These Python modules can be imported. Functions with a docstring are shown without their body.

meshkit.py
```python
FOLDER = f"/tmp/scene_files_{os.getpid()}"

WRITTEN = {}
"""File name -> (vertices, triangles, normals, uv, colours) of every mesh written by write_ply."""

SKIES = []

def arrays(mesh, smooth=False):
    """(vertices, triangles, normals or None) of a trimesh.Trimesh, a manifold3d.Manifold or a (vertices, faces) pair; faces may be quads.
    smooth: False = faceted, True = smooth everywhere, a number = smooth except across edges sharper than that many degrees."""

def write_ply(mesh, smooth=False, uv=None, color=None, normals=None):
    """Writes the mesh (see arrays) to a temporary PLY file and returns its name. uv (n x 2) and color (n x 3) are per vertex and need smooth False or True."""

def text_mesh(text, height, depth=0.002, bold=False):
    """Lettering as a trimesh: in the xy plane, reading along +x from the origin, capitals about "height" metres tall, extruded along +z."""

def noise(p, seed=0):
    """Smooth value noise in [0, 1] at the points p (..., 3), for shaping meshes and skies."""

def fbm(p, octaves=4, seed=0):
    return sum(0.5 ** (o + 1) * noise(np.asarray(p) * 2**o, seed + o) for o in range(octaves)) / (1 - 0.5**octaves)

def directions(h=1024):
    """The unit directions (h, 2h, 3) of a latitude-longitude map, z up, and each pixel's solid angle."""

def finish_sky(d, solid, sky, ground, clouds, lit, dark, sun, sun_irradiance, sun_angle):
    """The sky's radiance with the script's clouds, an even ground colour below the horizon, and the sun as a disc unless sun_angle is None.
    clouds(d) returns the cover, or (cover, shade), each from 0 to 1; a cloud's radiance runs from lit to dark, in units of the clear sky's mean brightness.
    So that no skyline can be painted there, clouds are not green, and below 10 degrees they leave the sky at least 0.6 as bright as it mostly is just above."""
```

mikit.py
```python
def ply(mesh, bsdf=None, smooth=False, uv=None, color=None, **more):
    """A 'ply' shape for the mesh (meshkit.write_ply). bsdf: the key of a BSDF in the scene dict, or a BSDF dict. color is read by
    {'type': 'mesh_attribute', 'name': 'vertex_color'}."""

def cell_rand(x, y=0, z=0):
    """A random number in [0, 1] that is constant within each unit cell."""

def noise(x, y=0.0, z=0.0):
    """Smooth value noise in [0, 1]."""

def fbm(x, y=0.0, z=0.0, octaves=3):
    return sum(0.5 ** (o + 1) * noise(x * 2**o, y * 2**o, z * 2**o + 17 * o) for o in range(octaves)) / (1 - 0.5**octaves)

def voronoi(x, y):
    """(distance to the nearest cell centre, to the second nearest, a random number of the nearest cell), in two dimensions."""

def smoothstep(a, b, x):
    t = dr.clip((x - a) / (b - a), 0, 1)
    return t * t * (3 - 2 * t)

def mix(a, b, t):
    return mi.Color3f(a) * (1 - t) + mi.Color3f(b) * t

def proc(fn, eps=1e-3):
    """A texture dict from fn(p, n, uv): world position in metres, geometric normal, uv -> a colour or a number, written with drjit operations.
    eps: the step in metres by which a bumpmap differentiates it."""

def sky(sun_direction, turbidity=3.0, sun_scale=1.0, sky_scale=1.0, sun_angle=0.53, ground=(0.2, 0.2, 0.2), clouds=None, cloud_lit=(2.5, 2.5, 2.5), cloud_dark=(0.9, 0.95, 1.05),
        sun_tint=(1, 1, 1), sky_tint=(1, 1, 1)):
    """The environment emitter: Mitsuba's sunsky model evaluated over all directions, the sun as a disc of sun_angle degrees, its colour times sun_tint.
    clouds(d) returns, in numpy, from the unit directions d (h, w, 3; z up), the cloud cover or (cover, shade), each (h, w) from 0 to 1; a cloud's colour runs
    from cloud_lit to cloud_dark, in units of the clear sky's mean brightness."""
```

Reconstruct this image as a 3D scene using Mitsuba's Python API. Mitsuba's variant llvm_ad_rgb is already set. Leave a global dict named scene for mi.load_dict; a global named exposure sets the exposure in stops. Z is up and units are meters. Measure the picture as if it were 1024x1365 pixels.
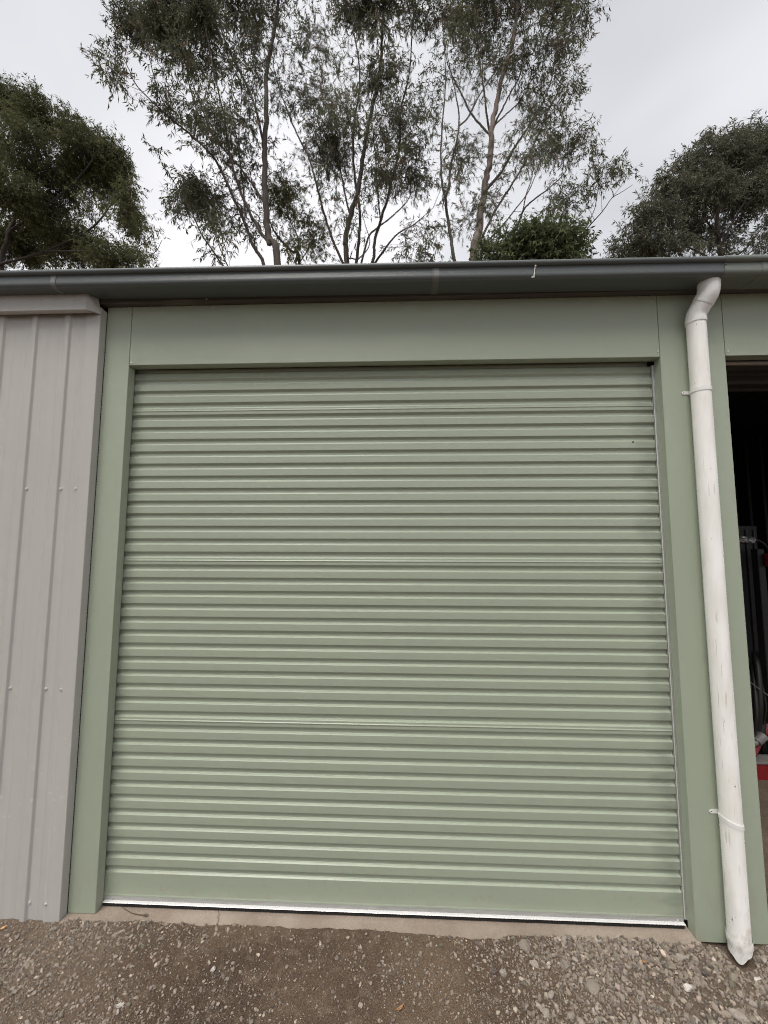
import math
import numpy as np
import trimesh
import drjit as dr
import mitsuba as mi
import mikit
import meshkit

T = mi.ScalarTransform4f
scene, labels = {}, {}

# ---------------------------------------------------------------- camera, sky, exposure
CAM = np.array([1.354, -1.808, 1.642])
YAW, PITCH, ROLL = -2.203, 4.919, 0.132


def camera_frame():
    y, p, r = (math.radians(a) for a in (YAW, PITCH, ROLL))
    f = np.array([math.sin(y) * math.cos(p), math.cos(y) * math.cos(p), math.sin(p)])
    rt = np.array([math.cos(y), -math.sin(y), 0])
    u = np.cross(rt, f)
    return f, -math.sin(r) * rt + math.cos(r) * u


FWD, UP = camera_frame()
scene['camera'] = {'type': 'perspective', 'fov': 90.0, 'fov_axis': 'x', 'near_clip': 0.05, 'far_clip': 3000.0,
                   'to_world': T().look_at(origin=CAM.tolist(), target=(CAM + FWD).tolist(), up=UP.tolist())}


def cloud_cover(d):
    z = np.maximum(d[..., 2], 0.06)
    q = np.stack([d[..., 0] / z * 0.9 + 0.35 * d[..., 1] / z, d[..., 1] / z * 0.7, 0 * z], -1)
    n = meshkit.fbm(q * 0.9 + 3.1, 5, seed=4)
    return np.ones_like(z), np.clip((n - 0.5) * 4.2 + 0.34 - 0.85 * d[..., 0], 0, 1)


scene['sky'] = mikit.sky([-0.22, -0.45, 0.865], turbidity=4, sun_scale=0.30, sun_angle=32, sun_tint=(0.87, 1.0, 1.19), clouds=cloud_cover,
                         cloud_lit=(1.24, 1.235, 1.275), cloud_dark=(0.72, 0.74, 0.79), ground=(0.16, 0.14, 0.12))
exposure = 2.97


# ---------------------------------------------------------------- helpers
def numbered(key):
    if key not in scene and key not in labels:
        return key
    n = 1
    while f'{key}_{n:03d}' in scene or f'{key}_{n:03d}' in labels:
        n += 1
    return f'{key}_{n:03d}'


def obj(name, mesh, bsdf, parent=None, smooth=30, label=None, **kw):
    key = numbered(name if parent is None else parent + '__' + name)
    scene[key] = mikit.ply(mesh, bsdf, smooth=smooth, **kw)
    if label:
        labels[key] = {'label': label}
    return key


def thing(name, label, cat, group=None):
    key = numbered(name)
    labels[key] = {'label': label, 'category': cat}
    if group:
        labels[key]['group'] = group
    return key


def tag(key, label, cat=None, group=None, kind=None):
    labels[key] = {'label': label}
    if cat:
        labels[key]['category'] = cat
    if group:
        labels[key]['group'] = group
    if kind:
        labels[key]['kind'] = kind
    return key


def box(x0, x1, y0, y1, z0, z1, bevel=0.0):
    if bevel:
        import manifold3d as m3
        b = bevel
        p = [[x, y, z] for x in (x0, x1) for y in (y0, y1) for z in (z0, z1)]
        c = np.array([(x0 + x1) / 2, (y0 + y1) / 2, (z0 + z1) / 2])
        q = []
        for a in p:
            a = np.array(a)
            s = np.sign(c - a)
            for k in range(3):
                t = s * b
                t[k] = 0
                q.append(a + t)
        return trimesh.convex.convex_hull(np.array(q))
    m = trimesh.creation.box((x1 - x0, y1 - y0, z1 - z0))
    m.apply_translation(((x0 + x1) / 2, (y0 + y1) / 2, (z0 + z1) / 2))
    return m


def cat(ms):
    return trimesh.util.concatenate(ms)


def strip(sections, closed=False):
    """Quads between consecutive sections (n, m, 3)."""
    s = np.asarray(sections, float)
    n, m = s.shape[:2]
    i, j = np.meshgrid(np.arange(n - 1), np.arange(m if closed else m - 1), indexing='ij')
    j2 = (j + 1) % m
    q = np.stack([i * m + j, i * m + j2, (i + 1) * m + j2, (i + 1) * m + j], -1).reshape(-1, 4)
    return trimesh.Trimesh(s.reshape(-1, 3), np.vstack([q[:, [0, 1, 2]], q[:, [0, 2, 3]]]), process=False)


def round_path(p, r, k=3):
    """Round the corners of an open 2-D polyline."""
    p = [np.array(a, float) for a in p]
    out = [p[0]]
    for a, b, c in zip(p, p[1:], p[2:]):
        u, v = (a - b) / np.linalg.norm(a - b), (c - b) / np.linalg.norm(c - b)
        t = min(r, 0.45 * np.linalg.norm(a - b), 0.45 * np.linalg.norm(c - b))
        for f in np.linspace(0, 1, k + 1):
            out.append((1 - f) ** 2 * (b + u * t) + 2 * f * (1 - f) * b + f * f * (b + v * t))
    out.append(p[-1])
    return np.array(out)


def sheet(path, thick):
    """A closed outline: the polyline and its copy set off by thick (to the right of the path)."""
    p = np.asarray(path, float)
    d = np.gradient(p, axis=0)
    d /= np.linalg.norm(d, axis=1, keepdims=True) + 1e-12
    off = p + thick * np.stack([d[:, 1], -d[:, 0]], 1)
    return np.vstack([p, off[::-1]])


def sweep_x(outline, xs, wob=None):
    """A closed (y, z) outline swept along x, capped."""
    o = np.asarray(outline)
    sec = []
    for x in xs:
        s = np.stack([np.full(len(o), x), o[:, 0], o[:, 1]], 1)
        if wob is not None:
            s[:, 1] += wob(x, o[:, 1])
        sec.append(s)
    m = strip(sec, closed=True)
    return cat([m, cap(sec[0], (1, 2)), cap(sec[-1], (1, 2))])


def sweep_z(outline, zs):
    o = np.asarray(outline)
    sec = [np.stack([o[:, 0], o[:, 1], np.full(len(o), z)], 1) for z in zs]
    return cat([strip(sec, closed=True), cap(sec[0], (0, 1)), cap(sec[-1], (0, 1))])


def cap(ring, axes):
    import manifold3d as m3
    p = ring[:, list(axes)]
    a = 0.5 * np.sum(p[:, 0] * np.roll(p[:, 1], -1) - p[:, 1] * np.roll(p[:, 0], -1))
    idx = np.arange(len(p)) if a > 0 else np.arange(len(p))[::-1]
    t = np.asarray(m3.triangulate([p[idx]]))
    return trimesh.Trimesh(ring, idx[t], process=False)


def tube(pts, radii, sides=8, caps=True):
    p = np.asarray(pts, float)
    r = np.broadcast_to(radii, (len(p),)).astype(float)
    t = np.gradient(p, axis=0)
    t /= np.linalg.norm(t, axis=1, keepdims=True) + 1e-12
    a = np.cross(t[0], [0, 0, 1.0] if abs(t[0][2]) < 0.9 else [1.0, 0, 0])
    a /= np.linalg.norm(a)
    sec = []
    ang = np.arange(sides) * 2 * np.pi / sides
    for i in range(len(p)):
        a = a - t[i] * (a @ t[i])
        a /= np.linalg.norm(a) + 1e-12
        b = np.cross(t[i], a)
        sec.append(p[i] + r[i] * (np.cos(ang)[:, None] * a + np.sin(ang)[:, None] * b))
    m = strip(sec, closed=True)
    if caps:
        n = len(m.vertices)
        v = np.vstack([m.vertices, p[0], p[-1]])
        j = np.arange(sides)
        f0 = np.stack([np.full(sides, n), (j + 1) % sides, j], 1)
        o = (len(p) - 1) * sides
        f1 = np.stack([np.full(sides, n + 1), o + j, o + (j + 1) % sides], 1)
        m = trimesh.Trimesh(v, np.vstack([m.faces, f0, f1]), process=False)
    return m


def spline(pts, n):
    """Catmull-Rom through rows (any number of columns)."""
    p = np.asarray(pts, float)
    q = np.vstack([2 * p[0] - p[1], p, 2 * p[-1] - p[-2]])
    out = []
    for i in range(len(p) - 1):
        a, b, c, d = q[i:i + 4]
        for t in np.arange(n) / n:
            out.append(0.5 * (2 * b + (c - a) * t + (2 * a - 5 * b + 4 * c - d) * t * t + (3 * b - a - 3 * c + d) * t ** 3))
    out.append(p[-1])
    return np.array(out)


N, F, S, MX = mikit.noise, mikit.fbm, mikit.smoothstep, mikit.mix


def mat(key, colour, rough=0.5, bump=None, scale=1.0, eps=1e-3, two=True, **kw):
    c = mikit.proc(colour) if callable(colour) else {'type': 'rgb', 'value': list(colour)}
    r = mikit.proc(rough) if callable(rough) else float(rough)
    b = {'type': 'principled', 'base_color': c, 'roughness': r, **kw}
    if bump is not None:
        b = {'type': 'bumpmap', 'arbitrary': mikit.proc(bump, eps), 'scale': scale, 'bsdf': b}
    scene[key] = {'type': 'twosided', 'bsdf': b} if two else b


# ---------------------------------------------------------------- materials
GREEN = (0.312, 0.349, 0.272)


def green_paint(p, n, uv):
    d = F(p.x * 3, p.y * 3, p.z * 1.2, 3)
    dust = F(p.x * 40, p.y * 40, p.z * 6, 2)
    low = 1 - S(0.0, 0.35, p.z)
    c = MX(GREEN, (0.291, 0.328, 0.256), d)
    return MX(c, (0.30, 0.275, 0.225), low * S(0.45, 0.8, dust) * 0.5)


def door_paint(p, n, uv):
    d = F(p.x * 2.2, p.z * 9, 0, 3)
    c = MX(GREEN, (0.299, 0.335, 0.262), d)
    rub = S(2.47, 2.575, p.x + (N(p.z * 31, p.x * 6) - 0.5) * 0.10) * (0.35 + 0.65 * F(p.x * 22, p.z * 70, 0, 2))
    rub = dr.maximum(rub, 0.6 * (1 - S(0.0, 0.09, p.x + (N(p.z * 27, p.x * 8 + 9) - 0.5) * 0.06)))
    c = MX(c, (0.12, 0.13, 0.11), 0.48 * rub)
    # mud splashed up from the ground
    spl = S(0.70, 0.80, F(p.x * 60, p.z * 60, 3, 2)) * (1 - S(0.0, 0.5, p.z))
    return MX(c, (0.32, 0.28, 0.22), 0.45 * spl)


mat('green_paint', green_paint, 0.42, specular=0.5)
mat('door_paint', door_paint, lambda p, n, uv: 0.17 + 0.09 * F(p.x * 9, p.z * 30, 0, 2), specular=0.5)
mat('grey_paint', lambda p, n, uv: MX(MX((0.385, 0.376, 0.353), (0.435, 0.425, 0.400), 0.6 * F(p.x * 70, p.y * 70, p.z * 0.7, 3) + 0.4 * F(p.x * 3, p.y * 3, p.z * 2, 2)),
                                      (0.53, 0.51, 0.48), 0.55 * S(0.68, 0.82, F(p.x * 45, p.y * 45, p.z * 38, 3)) * S(0.35, 0.65, N(p.x * 5, p.z * 4, 7)) * (1 - S(0.3, 1.3, p.z))),
    0.48, specular=0.4)
mat('gutter_paint', lambda p, n, uv: MX((0.074, 0.086, 0.087), (0.098, 0.109, 0.109), F(p.x * 2, p.y * 40, p.z * 40, 3)), 0.36, specular=0.5)
mat('gutter_strap', lambda p, n, uv: MX((0.125, 0.130, 0.125), (0.155, 0.158, 0.150), F(p.x * 60, p.y * 60, p.z * 60, 3)), 0.5)
mat('gutter_green', lambda p, n, uv: MX((0.125, 0.138, 0.124), (0.155, 0.168, 0.150), F(p.x * 6, p.y * 30, p.z * 30, 3)), 0.40, specular=0.5)
mat('fascia_paint', lambda p, n, uv: MX((0.075, 0.068, 0.060), (0.18, 0.165, 0.145), S(0.5, 0.85, F(p.x * 4, p.y * 30, p.z * 55, 4))), 0.7)
mat('galvanised', lambda p, n, uv: MX((0.42, 0.42, 0.41), (0.62, 0.62, 0.61), F(p.x * 30, p.y * 30, p.z * 30, 3)), 0.38, metallic=0.75)
mat('aluminium', lambda p, n, uv: MX((0.80, 0.80, 0.79), (0.88, 0.88, 0.87), F(p.x * 6, p.y * 60, p.z * 60, 3)), 0.33, metallic=0.45, specular=0.6)
mat('rail_grey', lambda p, n, uv: MX((0.20, 0.195, 0.185), (0.28, 0.275, 0.265), F(p.x * 9, p.y * 60, p.z * 60, 3)), 0.5)
mat('lintel_dark', (0.085, 0.088, 0.075), 0.6)
mat('black_rubber', (0.012, 0.012, 0.012), 0.75)
mat('hole_black', (0.004, 0.004, 0.004), 0.9)


def pvc(p, n, uv):
    s = F(p.x * 26, p.y * 26, p.z * 5, 4)
    c = MX((0.75, 0.735, 0.70), (0.83, 0.82, 0.80), S(0.25, 0.7, s))
    c = MX(c, (0.40, 0.355, 0.30), 0.5 * S(0.68, 0.78, F(p.x * 240 + 5, p.y * 240, p.z * 9, 2)) * S(0.45, 0.62, F(p.x * 12, p.y * 12, p.z * 2.6 + 3, 2)))
    c = MX(c, (0.22, 0.19, 0.16), 0.8 * S(0.91, 0.95, N(p.x * 150, p.y * 150, p.z * 55)) * S(0.55, 0.7, N(p.x * 20, p.y * 20, p.z * 9)))
    low = 1 - S(0.0, 0.30, p.z)
    return MX(c, (0.45, 0.39, 0.32), 0.5 * low * S(0.45, 0.75, F(p.x * 60, p.y * 60, p.z * 30, 3)))


mat('pvc', pvc, 0.42, specular=0.4)
mat('pvc_clean', lambda p, n, uv: MX((0.66, 0.66, 0.65), (0.76, 0.755, 0.74), F(p.x * 30, p.y * 30, p.z * 30, 3)), 0.35, specular=0.5)
mat('screw_metal', (0.62, 0.61, 0.59), 0.35, metallic=0.5)
mat('rivet_white', (0.66, 0.66, 0.62), 0.4)
mat('sealant', (0.12, 0.13, 0.125), 0.6)


def concrete(p, n, uv):
    c = MX((0.21, 0.165, 0.132), (0.345, 0.284, 0.233), F(p.x * 7, p.y * 7, 2, 4))
    c = MX(c, (0.24, 0.18, 0.14), 0.55 * S(0.55, 0.8, F(p.x * 3.1 + 4, p.y * 9, 5, 3)))
    g = N(p.x * 330, p.y * 330, p.z * 330)
    c = c * (0.82 + 0.36 * g)
    line = dr.abs(p.x - (0.560 - 0.35 * (p.y + 0.0) + 0.010 * (N(p.y * 90, 3) - 0.5) + 0.006 * (N(p.y * 260, 8) - 0.5)))
    return MX(c, (0.05, 0.042, 0.036), 1 - S(0.0008, 0.0024, line))


mat('concrete', concrete, 0.85, bump=lambda p, n, uv: F(p.x * 190, p.y * 190, p.z * 190, 3), scale=0.0022, eps=6e-4)


def dirt(p, n, uv):
    a = F(p.x * 3.3, p.y * 3.3, 1, 4)
    b = F(p.x * 38, p.y * 38, 6, 3)
    g = N(p.x * 420, p.y * 420, p.z * 420)
    c = MX((0.060, 0.039, 0.026), (0.122, 0.083, 0.055), S(0.2, 0.85, a))
    c = MX(c, (0.145, 0.107, 0.077), 0.5 * S(0.5, 0.8, b))
    # paler rocky dust on both sides of the opening
    side = dr.maximum(1 - S(0.0, 0.45, p.x), S(1.75, 2.25, p.x))
    c = MX(c, (0.145, 0.113, 0.087), 0.35 * side)
    return c * (0.52 + 0.96 * g)


mat('dirt', dirt, 0.95, bump=lambda p, n, uv: F(p.x * 160, p.y * 160, 0, 4), scale=0.007, eps=8e-4)


def stone_col(p, n, uv):
    return MX((0.80, 0.78, 0.76), (1.12, 1.1, 1.08), F(p.x * 260, p.y * 260, p.z * 260, 3))


class _:
    pass


def vc(key, rough=0.85):
    scene[key] = {'type': 'twosided', 'bsdf': {'type': 'principled', 'base_color': {'type': 'mesh_attribute', 'name': 'vertex_color'}, 'roughness': rough}}


vc('stone_mix')


def stone_mat(key, a, b):
    mat(key, lambda p, n, uv: MX(MX(a, b, F(p.x * 55, p.y * 55, p.z * 55, 4)), (0.10, 0.08, 0.06), 0.5 * S(0.6, 0.85, F(p.x * 120, p.y * 120, p.z * 120 + 4, 2))), 0.85,
        bump=lambda p, n, uv: F(p.x * 240, p.y * 240, p.z * 240, 3), scale=0.002, eps=5e-4)


stone_mat('stone_brown', (0.17, 0.14, 0.115), (0.28, 0.245, 0.21))
stone_mat('stone_grey', (0.22, 0.19, 0.162), (0.36, 0.315, 0.275))
stone_mat('stone_pale', (0.42, 0.38, 0.34), (0.60, 0.56, 0.52))
stone_mat('stone_dark', (0.075, 0.062, 0.052), (0.13, 0.11, 0.092))
mat('dry_leaf', lambda p, n, uv: MX((0.20, 0.10, 0.045), (0.36, 0.19, 0.085), F(p.x * 90, p.y * 90, 0, 3)), 0.7)
mat('orange_leaf', lambda p, n, uv: MX((0.42, 0.20, 0.07), (0.62, 0.36, 0.15), F(p.x * 90, p.y * 90, 0, 3)), 0.7)
mat('twig_bark', (0.11, 0.082, 0.06), 0.9)
mat('straw', (0.34, 0.27, 0.17), 0.9)

mat('bark_pink', lambda p, n, uv: MX(MX((0.125, 0.098, 0.086), (0.21, 0.170, 0.152), F(p.x * 9, p.y * 9, p.z * 1.6, 4)), (0.10, 0.075, 0.06), 0.7 * S(0.55, 0.75, F(p.x * 14, p.y * 14, p.z * 2.2 + 7, 3))), 0.85)
mat('bark_brown', lambda p, n, uv: MX((0.046, 0.037, 0.032), (0.090, 0.074, 0.064), F(p.x * 11, p.y * 11, p.z * 2.0, 4)), 0.9)
mat('bark_dark', lambda p, n, uv: MX((0.030, 0.024, 0.021), (0.060, 0.048, 0.041), F(p.x * 11, p.y * 11, p.z * 2.0, 3)), 0.9)
mat('twig_dark', (0.032, 0.025, 0.021), 0.9)
scene['leaf'] = {'type': 'principledthin', 'base_color': {'type': 'mesh_attribute', 'name': 'vertex_color'}, 'roughness': 0.45, 'diff_trans': 0.55, 'spec_trans': 0.0, 'eta': 1.4}

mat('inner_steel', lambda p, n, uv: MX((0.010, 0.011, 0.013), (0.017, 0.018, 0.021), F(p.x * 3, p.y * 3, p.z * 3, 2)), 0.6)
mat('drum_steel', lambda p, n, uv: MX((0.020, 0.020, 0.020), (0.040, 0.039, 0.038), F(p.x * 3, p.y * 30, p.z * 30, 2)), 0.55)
mat('rust_rail', lambda p, n, uv: MX((0.23, 0.185, 0.155), (0.36, 0.31, 0.275), F(p.x * 14, p.y * 60, p.z * 60, 3)), 0.55, metallic=0.3)
mat('red_paint', lambda p, n, uv: MX((0.15, 0.008, 0.010), (0.22, 0.015, 0.018), F(p.x * 9, p.y * 9, p.z * 9, 3)), 0.4)
mat('worn_grey', lambda p, n, uv: MX((0.12, 0.115, 0.11), (0.22, 0.21, 0.20), F(p.x * 30, p.y * 30, p.z * 30, 3)), 0.5)
mat('black_hose', (0.016, 0.016, 0.016), 0.5)
mat('crumpled_foil', lambda p, n, uv: MX((0.20, 0.20, 0.20), (0.62, 0.61, 0.59), S(0.35, 0.7, F(p.x * 120, p.y * 120, p.z * 120, 3))), 0.35, metallic=0.5)
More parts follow.
